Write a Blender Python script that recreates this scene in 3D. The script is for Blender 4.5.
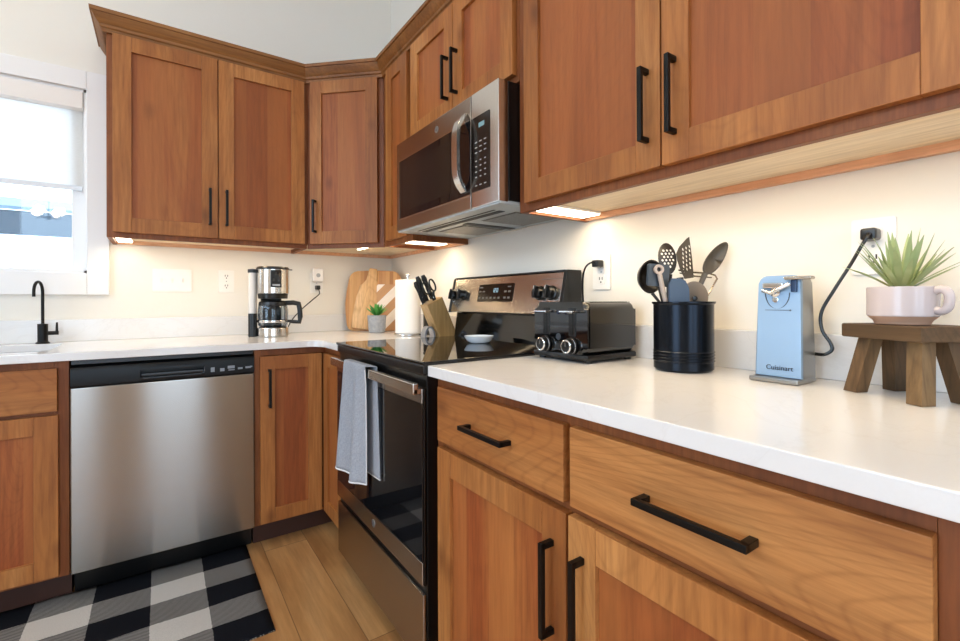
import bpy, bmesh, math, random
from math import sin, cos, pi, radians as R
from mathutils import Matrix, Vector

random.seed(7)
sc = bpy.context.scene
for o in list(bpy.data.objects):
    bpy.data.objects.remove(o)
COL = sc.collection

# ------------------------------------------------------------------ camera
CAM = Vector((-1.2518, -2.8323, 1.0933))
yaw, pit, rol = R(34.7484), R(0.0734), R(-0.2141)
fw = Vector((sin(yaw) * cos(pit), cos(yaw) * cos(pit), sin(pit)))
rt = Vector((cos(yaw), -sin(yaw), 0))
up = rt.cross(fw)
r2 = rt * cos(rol) + up * sin(rol)
u2 = up * cos(rol) - rt * sin(rol)
cd = bpy.data.cameras.new('camera')
cam = bpy.data.objects.new('camera', cd)
COL.objects.link(cam)
m = Matrix((r2, u2, -fw)).transposed().to_4x4()
m.translation = CAM
cam.matrix_world = m
cd.sensor_width = 36
cd.lens = 458.634 / 960 * 36
cd.shift_y = -(320.5 - 300.47) / 960
cd.clip_start = 0.02
sc.camera = cam

# ------------------------------------------------------------------ world, exposure, room lights
WORLD_COL = (0.60, 0.79, 1.0)
WORLD_STR = 6.8
EXPOSURE = 0.0
LED_W = 2.8            # per metre of under-cabinet strip
LED_COL = (1.0, 0.77, 0.48)
CAN_W = 4.5           # recessed ceiling lamps
CAN_COL = (1.0, 0.86, 0.68)
w = bpy.data.worlds.new('world')
sc.world = w
w.use_nodes = True
bg = w.node_tree.nodes['Background']
bg.inputs[0].default_value = (*WORLD_COL, 1)
bg.inputs[1].default_value = WORLD_STR
sc.view_settings.view_transform = 'Standard'
sc.view_settings.look = 'None'
sc.view_settings.exposure = EXPOSURE
sc.view_settings.gamma = 1
sc.view_settings.use_curve_mapping = False
sc.cycles.use_denoising = True
sc.cycles.max_bounces = 10
sc.cycles.diffuse_bounces = 6
sc.cycles.glossy_bounces = 5
sc.cycles.transparent_max_bounces = 12
sc.cycles.sample_clamp_indirect = 6
sc.cycles.caustics_reflective = False
sc.cycles.caustics_refractive = False

sl = bpy.data.lights.new('sun', 'SUN')
sl.energy = 2.0
sl.angle = R(2)
sl.color = (1.0, 0.96, 0.9)
so = bpy.data.objects.new('sun', sl)
so.rotation_euler = (R(28), 0, R(12))
COL.objects.link(so)

# rear wall windows / patio door openings, plus a high left one added for light from above (x or y ranges, z ranges)
REAR_Y, LEFT_X, CEIL_Z = -6.0, -4.6, 3.35
REAR_WIN = [(-1.42, -0.78, 0.25, 2.75), (-2.9, -1.95, 0.25, 2.75)]
LEFT_WINS = [(-3.4, -1.7, 0.06, 2.05), (-4.9, -0.7, 2.3, 3.15)]
WIN = (-2.43, -1.54, 1.232, 2.093)


def area(name, loc, rot, sx, sy, power, col, portal=False, parent=None, spread=None):
    l = bpy.data.lights.new(name, 'AREA')
    l.shape = 'RECTANGLE'
    l.size, l.size_y = sx, sy
    l.energy = power
    l.color = col
    if spread: l.spread = spread
    if portal: l.cycles.is_portal = True
    o = bpy.data.objects.new(name, l)
    o.location = loc
    o.rotation_euler = rot
    if parent: o.parent = parent
    COL.objects.link(o)
    return o


for i, (a, b, c, d) in enumerate(REAR_WIN):
    area('rear_window_daylight', ((a + b) / 2, REAR_Y - 0.1, (c + d) / 2), (R(90), 0, 0), b - a, d - c, 1, (1, 1, 1), True)
for a, b, c, d in LEFT_WINS:
    area('left_wall_daylight', (LEFT_X - 0.1, (a + b) / 2, (c + d) / 2), (R(90), 0, R(-90)), b - a, d - c, 1, (1, 1, 1), True)
a, b, c, d = WIN
area('window_daylight', ((a + b) / 2, 0.13, (c + d) / 2), (R(-90), 0, 0), b - a, d - c, 1, (1, 1, 1), True)


# ------------------------------------------------------------------ materials
def S(h):
    h = h.lstrip('#')
    v = [int(h[i:i + 2], 16) / 255 for i in (0, 2, 4)]
    return tuple(x / 12.92 if x <= .04045 else ((x + .055) / 1.055) ** 2.4 for x in v)


class NT:
    def __init__(s, name):
        s.m = bpy.data.materials.new(name)
        s.m.use_nodes = True
        s.t = s.m.node_tree
        s.p = s.t.nodes['Principled BSDF']
        s.out = s.t.nodes['Material Output']

    def n(s, typ, **kw):
        nd = s.t.nodes.new(typ)
        ins = kw.pop('ins', {})
        for k, v in kw.items(): setattr(nd, k, v)
        for k, v in ins.items():
            if hasattr(v, 'links') or isinstance(v, bpy.types.NodeSocket):
                s.t.links.new(v, nd.inputs[k])
            else:
                nd.inputs[k].default_value = v
        return nd

    def math(s, op, a, b=0.0, c=None):
        ins = {0: a, 1: b}
        if c is not None: ins[2] = c
        return s.n('ShaderNodeMath', operation=op, ins=ins).outputs[0]

    def mix(s, f, a, b, bt='MIX'):
        nd = s.n('ShaderNodeMix', data_type='RGBA', blend_type=bt, clamp_result=False)
        for k, v in ((0, f), (6, a), (7, b)):
            if isinstance(v, bpy.types.NodeSocket): s.t.links.new(v, nd.inputs[k])
            else: nd.inputs[k].default_value = (*v, 1) if isinstance(v, tuple) else v
        return nd.outputs[2]

    def ramp(s, f, stops):
        nd = s.n('ShaderNodeValToRGB', ins={0: f})
        e = nd.color_ramp.elements
        while len(e) < len(stops): e.new(0.5)
        for el, (p, c) in zip(e, stops):
            el.position = p
            el.color = (*c, 1) if len(c) == 3 else c
        return nd.outputs[0]

    def set(s, **kw):
        for k, v in kw.items():
            k = k.replace('_', ' ')
            if isinstance(v, bpy.types.NodeSocket): s.t.links.new(v, s.p.inputs[k])
            else: s.p.inputs[k].default_value = (*v, 1) if isinstance(v, tuple) and len(v) == 3 else v
        return s

    def bump(s, h, strength=0.2, dist=0.002):
        b = s.n('ShaderNodeBump', ins={'Height': h, 'Strength': strength, 'Distance': dist})
        s.t.links.new(b.outputs[0], s.p.inputs['Normal'])


def plain(name, col, rough=0.5, metal=0.0, **kw):
    t = NT(name)
    t.set(Base_Color=col if isinstance(col, tuple) else S(col), Roughness=rough, Metallic=metal, **kw)
    return t.m


def coords(t, scale=(1, 1, 1), rnd=37.0, rot=(0, 0, 0)):
    tc = t.n('ShaderNodeTexCoord')
    if rnd:
        oi = t.n('ShaderNodeObjectInfo')
        off = t.math('MULTIPLY', oi.outputs['Random'], rnd)
        cb = t.n('ShaderNodeCombineXYZ', ins={0: off, 1: off, 2: off})
        v = t.n('ShaderNodeVectorMath', operation='ADD', ins={0: tc.outputs['Object'], 1: cb.outputs[0]}).outputs[0]
    else:
        v = tc.outputs['Object']
    mp = t.n('ShaderNodeMapping', ins={'Vector': v, 'Scale': scale, 'Rotation': rot})
    return mp.outputs[0]


def wood(name, base, dark, light, axis, rough=0.5, board=0.0, lines=0.15, coat=0.0):
    """axis = direction of the grain in the object's own frame (0 x, 1 y, 2 z)"""
    t = NT(name)
    sc3 = [26.0, 26.0, 26.0]
    sc3[axis] = 1.6
    v = coords(t, tuple(sc3))
    fine = t.n('ShaderNodeTexNoise', ins={'Vector': v, 'Scale': 3.0, 'Detail': 5.0, 'Roughness': 0.65}).outputs[0]
    lo = [5.5, 5.5, 5.5]
    lo[axis] = 0.9
    v2 = coords(t, tuple(lo), rnd=91.0)
    blotch = t.n('ShaderNodeTexNoise', ins={'Vector': v2, 'Scale': 1.0, 'Detail': 2.0, 'Distortion': 0.6}).outputs[0]
    ring = t.n('ShaderNodeTexNoise', ins={'Vector': v2, 'Scale': 0.45, 'Detail': 1.5, 'Distortion': 0.4}).outputs[0]
    rings = t.math('SINE', t.math('MULTIPLY', ring, 430.0))
    rl = t.math('POWER', t.math('MULTIPLY_ADD', rings, 0.5, 0.5), 9.0)
    c = t.ramp(blotch, [(0.25, dark), (0.52, base), (0.78, light)])
    c = t.mix(t.math('MULTIPLY', t.math('SUBTRACT', fine, 0.38), 1.7), c, tuple(x * 0.62 for x in dark), 'MIX')
    c = t.mix(t.math('MULTIPLY', rl, lines), c, tuple(x * 0.7 for x in dark), 'MIX')
    # little pin knots
    v3 = coords(t, (7.0, 7.0, 7.0) if axis == 9 else tuple(9.0 if i != axis else 5.0 for i in range(3)), rnd=53.0)
    vo = t.n('ShaderNodeTexVoronoi', ins={'Vector': v3, 'Scale': 0.55, 'Randomness': 1.0}).outputs['Distance']
    kn = t.n('ShaderNodeMapRange', ins={0: vo, 1: 0.03, 2: 0.15, 3: 0.75, 4: 0.0}).outputs[0]
    c = t.mix(kn, c, tuple(x * 0.55 for x in dark))
    if board:
        oi = t.n('ShaderNodeObjectInfo')
        tc = t.n('ShaderNodeTexCoord')
        sx = t.n('ShaderNodeSeparateXYZ', ins={0: tc.outputs['Object']})
        ax = 0 if axis == 2 else 2
        b = t.math('FLOOR', t.math('MULTIPLY_ADD', oi.outputs['Random'], 17.0, t.math('DIVIDE', sx.outputs[ax], board)))
        wn = t.n('ShaderNodeTexWhiteNoise', noise_dimensions='1D', ins={'W': b}).outputs[0]
        c = t.mix(t.math('MULTIPLY', wn, 0.5), c, light)
    oi = t.n('ShaderNodeObjectInfo')
    hs = t.n('ShaderNodeHueSaturation', ins={'Color': c, 'Value': t.math('MULTIPLY_ADD', oi.outputs['Random'], 0.12, 0.94)})
    t.set(Base_Color=hs.outputs[0], Roughness=rough, Specular_IOR_Level=0.35, Coat_Weight=coat, Coat_Roughness=0.25)
    t.bump(fine, 0.06, 0.001)
    return t.m


FR = dict(base=S('#ab6c36'), dark=S('#854a22'), light=S('#c2874d'))
PN = dict(base=S('#9a5027'), dark=S('#713213'), light=S('#ad6d38'))
WV = wood('alder_vertical', axis=2, **FR)
WH = wood('alder_horizontal', axis=0, **FR)
WP = wood('alder_panel', axis=2, board=0.095, lines=0.14, **PN)
WD = wood('alder_drawer_front', axis=0, lines=0.24, **FR)
WF = wood('alder_face_frame', axis=2, base=S('#8a4f28'), dark=S('#6e3a1b'), light=S('#9c6236'))
WFH = wood('alder_face_frame_rail', axis=0, base=S('#8a4f28'), dark=S('#6e3a1b'), light=S('#9c6236'))
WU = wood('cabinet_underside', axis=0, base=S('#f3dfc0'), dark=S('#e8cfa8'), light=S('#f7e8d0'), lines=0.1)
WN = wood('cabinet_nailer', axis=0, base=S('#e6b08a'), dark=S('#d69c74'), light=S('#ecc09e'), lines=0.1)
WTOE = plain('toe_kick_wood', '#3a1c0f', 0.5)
WCR = wood('alder_crown', axis=0, base=S('#8c5a2c'), dark=S('#6f421e'), light=S('#a06d3a'), lines=0.1)

BLACK_METAL = plain('matte_black_metal', '#141312', 0.38, 0.6)
BLACK_PL = plain('black_plastic', '#070707', 0.28)
BLACK_GL = plain('black_gloss', '#060606', 0.07)
DARK_GL = plain('dark_glass', (0.006, 0.006, 0.007), 0.03)
CHROME = plain('chrome', '#d8d8d8', 0.12, 1.0)
WHITE_PL = plain('white_plastic', '#efece6', 0.35)
SLOT = plain('slot_dark', '#3a3733', 0.6)
TRIM_W = plain('white_trim_paint', '#eceae8', 0.4)
GREY_MARK = plain('grey_marking', '#a8acae', 0.5)


def steel(name, col, rough, aniso, horizontal=True):
    t = NT(name)
    tg = t.n('ShaderNodeCombineXYZ', ins={0: 0.0 if horizontal else 1.0, 1: 0.0, 2: 1.0 if horizontal else 0.0})
    vt = t.n('ShaderNodeVectorTransform', vector_type='VECTOR', convert_from='OBJECT', convert_to='WORLD', ins={0: tg.outputs[0]})
    v = coords(t, (2.0, 2.0, 420.0) if horizontal else (420.0, 420.0, 2.0))
    nz = t.n('ShaderNodeTexNoise', ins={'Vector': v, 'Scale': 1.0, 'Detail': 2.0}).outputs[0]
    t.set(Base_Color=col, Metallic=1.0, Roughness=t.math('MULTIPLY_ADD', nz, 0.05, rough - 0.025), Anisotropic=aniso, Tangent=vt.outputs[0])
    return t.m


STEEL = steel('brushed_steel', S('#9a938b'), 0.20, 1.0)
STEEL_D = steel('brushed_steel_dark', S('#aea69d'), 0.24, 1.0)
STEEL_L = steel('brushed_steel_light', S('#d2cec8'), 0.2, 0.6)


def paint(name, col):
    t = NT(name)
    v = coords(t, (1, 1, 1), 0)
    nz = t.n('ShaderNodeTexNoise', ins={'Vector': v, 'Scale': 55.0, 'Detail': 3.0}).outputs[0]
    t.set(Base_Color=col, Roughness=0.75)
    t.bump(nz, 0.12, 0.002)
    return t.m


WALL = paint('cream_wall_paint', S('#e9e4da'))
CEILM = paint('white_ceiling_paint', S('#ecebe8'))


def quartz():
    t = NT('white_quartz')
    v = coords(t, (1, 1, 1), 0)
    n1 = t.n('ShaderNodeTexNoise', ins={'Vector': v, 'Scale': 3.2, 'Detail': 6.0, 'Roughness': 0.6, 'Distortion': 1.4}).outputs[0]
    vein = t.math('ABSOLUTE', t.math('SUBTRACT', n1, 0.5))
    vm = t.n('ShaderNodeMapRange', ins={0: vein, 1: 0.0, 2: 0.02, 3: 0.22, 4: 0.0}).outputs[0]
    n2 = t.n('ShaderNodeTexNoise', ins={'Vector': v, 'Scale': 260.0, 'Detail': 1.0}).outputs[0]
    c = t.mix(vm, S('#e4e2e0'), S('#d2cdc8'))
    c = t.mix(t.math('MULTIPLY', n2, 0.12), c, S('#cfcbc6'))
    t.set(Base_Color=c, Roughness=0.16)
    return t.m


QUARTZ = quartz()


def floor_mat():
    t = NT('oak_plank_floor')
    tc = t.n('ShaderNodeTexCoord')
    mp = t.n('ShaderNodeMapping', ins={'Vector': tc.outputs['Object'], 'Location': (0.33, 0.89 - 0.178 * 20 + 3.56, 0), 'Rotation': (0, 0, R(90))})
    sx = t.n('ShaderNodeSeparateXYZ', ins={0: tc.outputs['Object']})
    px = t.math('DIVIDE', t.math('ADD', sx.outputs[0], 0.885), 0.178)
    pid = t.math('FLOOR', px)
    fr = t.math('FRACT', px)
    wn = t.n('ShaderNodeTexWhiteNoise', noise_dimensions='1D', ins={'W': pid}).outputs[0]
    py = t.math('DIVIDE', t.math('MULTIPLY_ADD', wn, 1.1, sx.outputs[1]), 1.25)
    pid2 = t.math('FLOOR', py)
    fr2 = t.math('FRACT', py)
    wn2 = t.n('ShaderNodeTexWhiteNoise', noise_dimensions='2D', ins={0: t.n('ShaderNodeCombineXYZ', ins={0: pid, 1: pid2}).outputs[0]}).outputs[0]
    off = t.math('MULTIPLY', wn2, 23.0)
    cb = t.n('ShaderNodeCombineXYZ', ins={0: off, 1: off, 2: off})
    va = t.n('ShaderNodeVectorMath', operation='ADD', ins={0: tc.outputs['Object'], 1: cb.outputs[0]}).outputs[0]
    m1 = t.n('ShaderNodeMapping', ins={'Vector': va, 'Scale': (38, 2.4, 1)}).outputs[0]
    m2 = t.n('ShaderNodeMapping', ins={'Vector': va, 'Scale': (7, 1.6, 1)}).outputs[0]
    g = t.n('ShaderNodeTexNoise', ins={'Vector': m1, 'Scale': 1.0, 'Detail': 5.0, 'Roughness': 0.65}).outputs[0]
    b = t.n('ShaderNodeTexNoise', ins={'Vector': m2, 'Scale': 1.0, 'Detail': 3.0, 'Distortion': 0.8}).outputs[0]
    c = t.ramp(b, [(0.28, S('#935f36')), (0.5, S('#c48f5a')), (0.75, S('#d6a571'))])
    c = t.mix(t.math('MULTIPLY', t.math('SUBTRACT', g, 0.36), 1.5), c, S('#71461f'))
    c = t.mix(t.math('MULTIPLY', wn2, 0.3), c, S('#c2965c'))
    vo = t.n('ShaderNodeTexVoronoi', ins={'Vector': t.n('ShaderNodeMapping', ins={'Vector': va, 'Scale': (7, 3.5, 1)}).outputs[0], 'Scale': 0.6}).outputs['Distance']
    kn = t.n('ShaderNodeMapRange', ins={0: vo, 1: 0.02, 2: 0.17, 3: 0.85, 4: 0.0}).outputs[0]
    c = t.mix(kn, c, S('#6b4527'))
    e1 = t.math('LESS_THAN', t.math('MINIMUM', fr, t.math('SUBTRACT', 1.0, fr)), 0.009)
    e2 = t.math('LESS_THAN', t.math('MINIMUM', fr2, t.math('SUBTRACT', 1.0, fr2)), 0.0015)
    c = t.mix(t.math('MULTIPLY', t.math('MAXIMUM', e1, e2), 0.6), c, S('#4d3420'))
    t.set(Base_Color=c, Roughness=0.36)
    t.bump(g, 0.08, 0.001)
    return t.m


def rug_mat():
    t = NT('buffalo_check_weave')
    tc = t.n('ShaderNodeTexCoord')
    sx = t.n('ShaderNodeSeparateXYZ', ins={0: tc.outputs['Object']})
    wob = t.math('MULTIPLY', t.math('SUBTRACT', t.n('ShaderNodeTexNoise', ins={'Vector': tc.outputs['Object'], 'Scale': 90.0}).outputs[0], 0.5), 0.006)
    x = t.math('ADD', sx.outputs[0], wob)
    y = t.math('ADD', sx.outputs[1], wob)
    cx = t.math('FRACT', t.math('DIVIDE', x, -0.344))      # 0 at the right-hand edge
    cy = t.math('FRACT', t.math('DIVIDE', y, 0.26))
    dx = t.math('LESS_THAN', cx, 0.5)
    dy = t.math('LESS_THAN', cy, 0.5)
    tw = t.math('FRACT', t.math('MULTIPLY', t.math('ADD', sx.outputs[0], sx.outputs[1]), 130.0))
    tw = t.math('MULTIPLY_ADD', t.math('GREATER_THAN', tw, 0.5), 0.6, 0.2)
    both = t.math('MULTIPLY', dx, dy)
    one = t.math('ABSOLUTE', t.math('SUBTRACT', dx, dy))
    rgb = t.math('MULTIPLY_ADD', one, t.math('MULTIPLY_ADD', tw, 0.55, 0.42), both)
    nz = t.n('ShaderNodeTexNoise', ins={'Vector': tc.outputs['Object'], 'Scale': 400.0, 'Detail': 2.0}).outputs[0]
    wh = t.mix(nz, S('#d9d4cc'), S('#b5afa7'))
    c = t.mix(rgb, wh, S('#15161b'))
    t.set(Base_Color=c, Roughness=0.95, Specular_IOR_Level=0.1)
    t.bump(nz, 0.5, 0.003)
    return t.m


def clear_pane(name, tint=(1, 1, 1), refl=0.09):
    t = NT(name)
    t.t.nodes.remove(t.p)
    tr = t.n('ShaderNodeBsdfTransparent', ins={0: (*tint, 1)})
    gl = t.n('ShaderNodeBsdfGlossy', ins={0: (1, 1, 1, 1), 'Roughness': 0.02})
    lw = t.n('ShaderNodeFresnel', ins={0: 1.45})
    mx = t.n('ShaderNodeMixShader', ins={0: t.math('MULTIPLY_ADD', lw.outputs[0], 0.6, refl * 0.1), 1: tr.outputs[0], 2: gl.outputs[0]})
    t.t.links.new(mx.outputs[0], t.out.inputs[0])
    return t.m


PANE = clear_pane('window_glass')
CARAFE_GL = clear_pane('carafe_glass', (0.80, 0.84, 0.88))
TANK_GL = clear_pane('tank_plastic', (0.93, 0.93, 0.93))


def emit(name, col, st):
    t = NT(name)
    t.set(Base_Color=col, Emission_Color=col, Emission_Strength=st)
    return t.m


# ------------------------------------------------------------------ mesh builder
class MB:
    def __init__(s, root=None, T=None):
        s.bm = bmesh.new()
        s.off = Vector(root.location) if root is not None else Vector((0, 0, 0))
        s.T = T

    def _done(s, vs, fs, mat, T):
        if T is not None:
            for v in vs: v.co = T @ v.co
        if s.T is not None:
            for v in vs: v.co = s.T @ v.co
        for f in fs:
            f.material_index = mat
            f.smooth = True

    def box(s, x0, x1, y0, y1, z0, z1, bev=0.0, mat=0, seg=2, T=None):
        x0, x1 = min(x0, x1), max(x0, x1)
        y0, y1 = min(y0, y1), max(y0, y1)
        z0, z1 = min(z0, z1), max(z0, z1)
        vs = [s.bm.verts.new(c) for c in ((x0, y0, z0), (x1, y0, z0), (x1, y1, z0), (x0, y1, z0), (x0, y0, z1), (x1, y0, z1), (x1, y1, z1), (x0, y1, z1))]
        fs = [s.bm.faces.new([vs[i] for i in q]) for q in ((3, 2, 1, 0), (4, 5, 6, 7), (0, 1, 5, 4), (1, 2, 6, 5), (2, 3, 7, 6), (3, 0, 4, 7))]
        if bev > 0:
            es = {e for f in fs for e in f.edges}
            r = bmesh.ops.bevel(s.bm, geom=list(es), offset=bev, segments=seg, profile=0.5, affect='EDGES')
            fs = list({f for f in r['faces']} | {f for f in fs if f.is_valid})
            vs = list({v for f in fs for v in f.verts})
        s._done(vs, fs, mat, T)
        return s

    def prism(s, poly, h0, h1, plane='xy', mat=0, bev=0.0, seg=2, T=None):
        """extrude a 2-D outline; plane 'xy' (along z), 'xz' (along y), 'yz' (along x)"""
        def P(a, b, h): return {'xy': (a, b, h), 'xz': (a, h, b), 'yz': (h, a, b)}[plane]
        A = [s.bm.verts.new(P(a, b, h0)) for a, b in poly]
        B = [s.bm.verts.new(P(a, b, h1)) for a, b in poly]
        n = len(poly)
        fs = [s.bm.faces.new(A[::-1]), s.bm.faces.new(B)]
        sd = [s.bm.faces.new((A[i], A[(i + 1) % n], B[(i + 1) % n], B[i])) for i in range(n)]
        fs += sd
        vs = A + B
        if bev > 0:
            es = set(fs[0].edges) | set(fs[1].edges)
            r = bmesh.ops.bevel(s.bm, geom=list(es), offset=bev, segments=seg, profile=0.5, affect='EDGES')
            fs = list(set(r['faces']) | {f for f in fs if f.is_valid})
            vs = list({v for f in fs for v in f.verts})
        s._done(vs, fs, mat, T)
        return s

    def lathe(s, prof, c=(0, 0, 0), n=32, mat=0, T=None, sx=1.0, sy=1.0, closed=False, capped=True):
        rings = []
        vs = []
        for r, z in prof:
            if r < 1e-6:
                v = s.bm.verts.new((c[0], c[1], c[2] + z)); rings.append([v]); vs.append(v)
            else:
                ring = [s.bm.verts.new((c[0] + r * sx * cos(2 * pi * k / n), c[1] + r * sy * sin(2 * pi * k / n), c[2] + z)) for k in range(n)]
                rings.append(ring); vs += ring
        fs = []
        pairs = list(zip(rings, rings[1:])) + ([(rings[-1], rings[0])] if closed else [])
        for a, b in pairs:
            for k in range(n):
                k2 = (k + 1) % n
                if len(a) == 1 and len(b) == 1: continue
                if len(a) == 1: fs.append(s.bm.faces.new((a[0], b[k2], b[k])))
                elif len(b) == 1: fs.append(s.bm.faces.new((a[k], a[k2], b[0])))
                else: fs.append(s.bm.faces.new((a[k], a[k2], b[k2], b[k])))
        if not closed and capped:
            for rg, rv in ((rings[0], True), (rings[-1], False)):
                if len(rg) > 2: fs.append(s.bm.faces.new(rg[::-1] if rv else rg))
        s._done(vs, fs, mat, T)
        return s

    def tube(s, pts, r, n=10, mat=0, T=None, flat=1.0, upv=None):
        pts = [Vector(p) for p in pts]
        rs = r if isinstance(r, (list, tuple)) else [r] * len(pts)
        prev = None
        rings = []
        vs = []
        for i, p in enumerate(pts):
            t = (pts[min(i + 1, len(pts) - 1)] - pts[max(i - 1, 0)]).normalized()
            if prev is None:
                a = Vector(upv) if upv else (Vector((0, 0, 1)) if abs(t.z) < 0.9 else Vector((1, 0, 0)))
                prev = a
            nrm = (prev - t * prev.dot(t)).normalized()
            prev = nrm
            bn = t.cross(nrm)
            ring = [s.bm.verts.new(p + nrm * rs[i] * flat * cos(2 * pi * k / n) + bn * rs[i] * sin(2 * pi * k / n)) for k in range(n)]
            rings.append(ring); vs += ring
        fs = []
        for a, b in zip(rings, rings[1:]):
            for k in range(n):
                k2 = (k + 1) % n
                fs.append(s.bm.faces.new((a[k], a[k2], b[k2], b[k])))
        fs.append(s.bm.faces.new(rings[0][::-1])); fs.append(s.bm.faces.new(rings[-1]))
        s._done(vs, fs, mat, T)
        return s

    def surf(s, fn, nu, nv, mat=0, T=None):
        g = [[s.bm.verts.new(fn(i / nu, j / nv)) for j in range(nv + 1)] for i in range(nu + 1)]
        fs = [s.bm.faces.new((g[i][j], g[i + 1][j], g[i + 1][j + 1], g[i][j + 1])) for i in range(nu) for j in range(nv)]
        s._done([v for r_ in g for v in r_], fs, mat, T)
        return s

    def sweep(s, path, prof, mat=0):
        """mitred sweep of profile (outward, z) along a plan path; outward = right of travel"""
        P = [Vector((p[0], p[1])) for p in path]
        nr = []
        for a, b in zip(P, P[1:]):
            d = (b - a).normalized(); nr.append(Vector((d.y, -d.x)))
        rings = []
        vs = []
        for i, p in enumerate(P):
            if i == 0: mt = nr[0]
            elif i == len(P) - 1: mt = nr[-1]
            else:
                mt = (nr[i - 1] + nr[i]); mt = mt / (mt.dot(nr[i]))
            ring = [s.bm.verts.new((p.x + mt.x * o_, p.y + mt.y * o_, z)) for o_, z in prof]
            rings.append(ring); vs += ring
        n = len(prof)
        fs = []
        for a, b in zip(rings, rings[1:]):
            for k in range(n):
                fs.append(s.bm.faces.new((a[k], a[(k + 1) % n], b[(k + 1) % n], b[k])))
        fs.append(s.bm.faces.new(rings[0][::-1])); fs.append(s.bm.faces.new(rings[-1]))
        s._done(vs, fs, mat, None)
        return s

    def build(s, name, mats, parent=None, angle=38, org=None, recalc=True):
        if recalc: bmesh.ops.recalc_face_normals(s.bm, faces=s.bm.faces[:])
        off = Vector(org) if org is not None else s.off
        if off.length > 0:
            for v in s.bm.verts: v.co -= off
        me = bpy.data.meshes.new(name)
        s.bm.to_mesh(me); s.bm.free()
        me.set_sharp_from_angle(angle=R(angle))
        for mm in (mats if isinstance(mats, (list, tuple)) else [mats]): me.materials.append(mm)
        o = bpy.data.objects.new(name, me)
        COL.objects.link(o)
        if recalc and angle < 60:
            wn = o.modifiers.new('flat_faces', 'WEIGHTED_NORMAL')
            wn.keep_sharp = True; wn.weight = 80
        if parent is not None: o.parent = parent
        if org is not None and parent is None: o.location = org
        return o


def tag(o, label, cat, group=None):
    o['label'] = label; o['category'] = cat
    if group: o['group'] = group
    return o


def thing(name, label, cat, loc=(0, 0, 0), rz=0.0, group=None):
    o = bpy.data.objects.new(name, None)
    o.empty_display_size = 0.05
    o.location = loc; o.rotation_euler = (0, 0, rz)
    COL.objects.link(o)
    return tag(o, label, cat, group)


def struct(o):
    o['kind'] = 'structure'
    return o


def text(name, body, size, mat, parent, loc, rot, extrude=0.0004):
    c = bpy.data.curves.new(name, 'FONT')
    c.body = body; c.size = size; c.extrude = extrude
    c.align_x = 'CENTER'; c.align_y = 'CENTER'
    c.materials.append(mat)
    tmp = bpy.data.objects.new(name, c)
    COL.objects.link(tmp)
    dg = bpy.context.evaluated_depsgraph_get()
    me = bpy.data.meshes.new_from_object(tmp.evaluated_get(dg))
    bpy.data.objects.remove(tmp)
    o = bpy.data.objects.new(name, me)
    COL.objects.link(o)
    o.parent = parent; o.location = loc; o.rotation_euler = rot
    return o


def arc(cx, cy, r, a0, a1, n=8):
    return [(cx + r * cos(R(a0 + (a1 - a0) * i / n)), cy + r * sin(R(a0 + (a1 - a0) * i / n))) for i in range(n + 1)]


def rrect(x0, x1, y0, y1, r, n=5):
    return arc(x1 - r, y1 - r, r, 0, 90, n) + arc(x0 + r, y1 - r, r, 90, 180, n) + arc(x0 + r, y0 + r, r, 180, 270, n) + arc(x1 - r, y0 + r, r, 270, 360, n)


# ------------------------------------------------------------------ room shell
T_ = 0.14
b = MB()
b.box(LEFT_X - T_, T_, REAR_Y - T_, T_, -0.08, 0.0)
struct(b.build('floor', floor_mat()))
b = MB()
x0, x1, z0, z1 = WIN
b.box(LEFT_X - T_, x0, 0, T_, 0, CEIL_Z).box(x1, T_, 0, T_, 0, CEIL_Z).box(x0, x1, 0, T_, 0, z0).box(x0, x1, 0, T_, z1, CEIL_Z)
struct(b.build('wall_back', WALL))
b = MB(); b.box(0, T_, REAR_Y - T_, 0, 0, CEIL_Z); struct(b.build('wall_right', WALL))
b = MB()
(py0, py1, pz0, pz1), (cy0, cy1, cz0, cz1) = LEFT_WINS
XL = (LEFT_X - T_, LEFT_X)
b.box(*XL, REAR_Y - T_, py0, 0, cz0).box(*XL, py1, 0, 0, cz0).box(*XL, py0, py1, 0, pz0).box(*XL, py0, py1, pz1, cz0)
b.box(*XL, REAR_Y - T_, cy0, cz0, cz1).box(*XL, cy1, 0, cz0, cz1).box(*XL, REAR_Y - T_, 0, cz1, CEIL_Z)
struct(b.build('wall_left', WALL))
b = MB()
xs = sorted(REAR_WIN)
prev = LEFT_X
for (a, c, z0, z1) in xs:
    b.box(prev, a, REAR_Y - T_, REAR_Y, 0, CEIL_Z).box(a, c, REAR_Y - T_, REAR_Y, 0, z0).box(a, c, REAR_Y - T_, REAR_Y, z1, CEIL_Z)
    prev = c
b.box(prev, 0, REAR_Y - T_, REAR_Y, 0, CEIL_Z)
struct(b.build('wall_front', WALL))
b = MB(); b.box(LEFT_X - T_, T_, REAR_Y - T_, T_, CEIL_Z, CEIL_Z + 0.1); struct(b.build('ceiling', CEILM))

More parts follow.
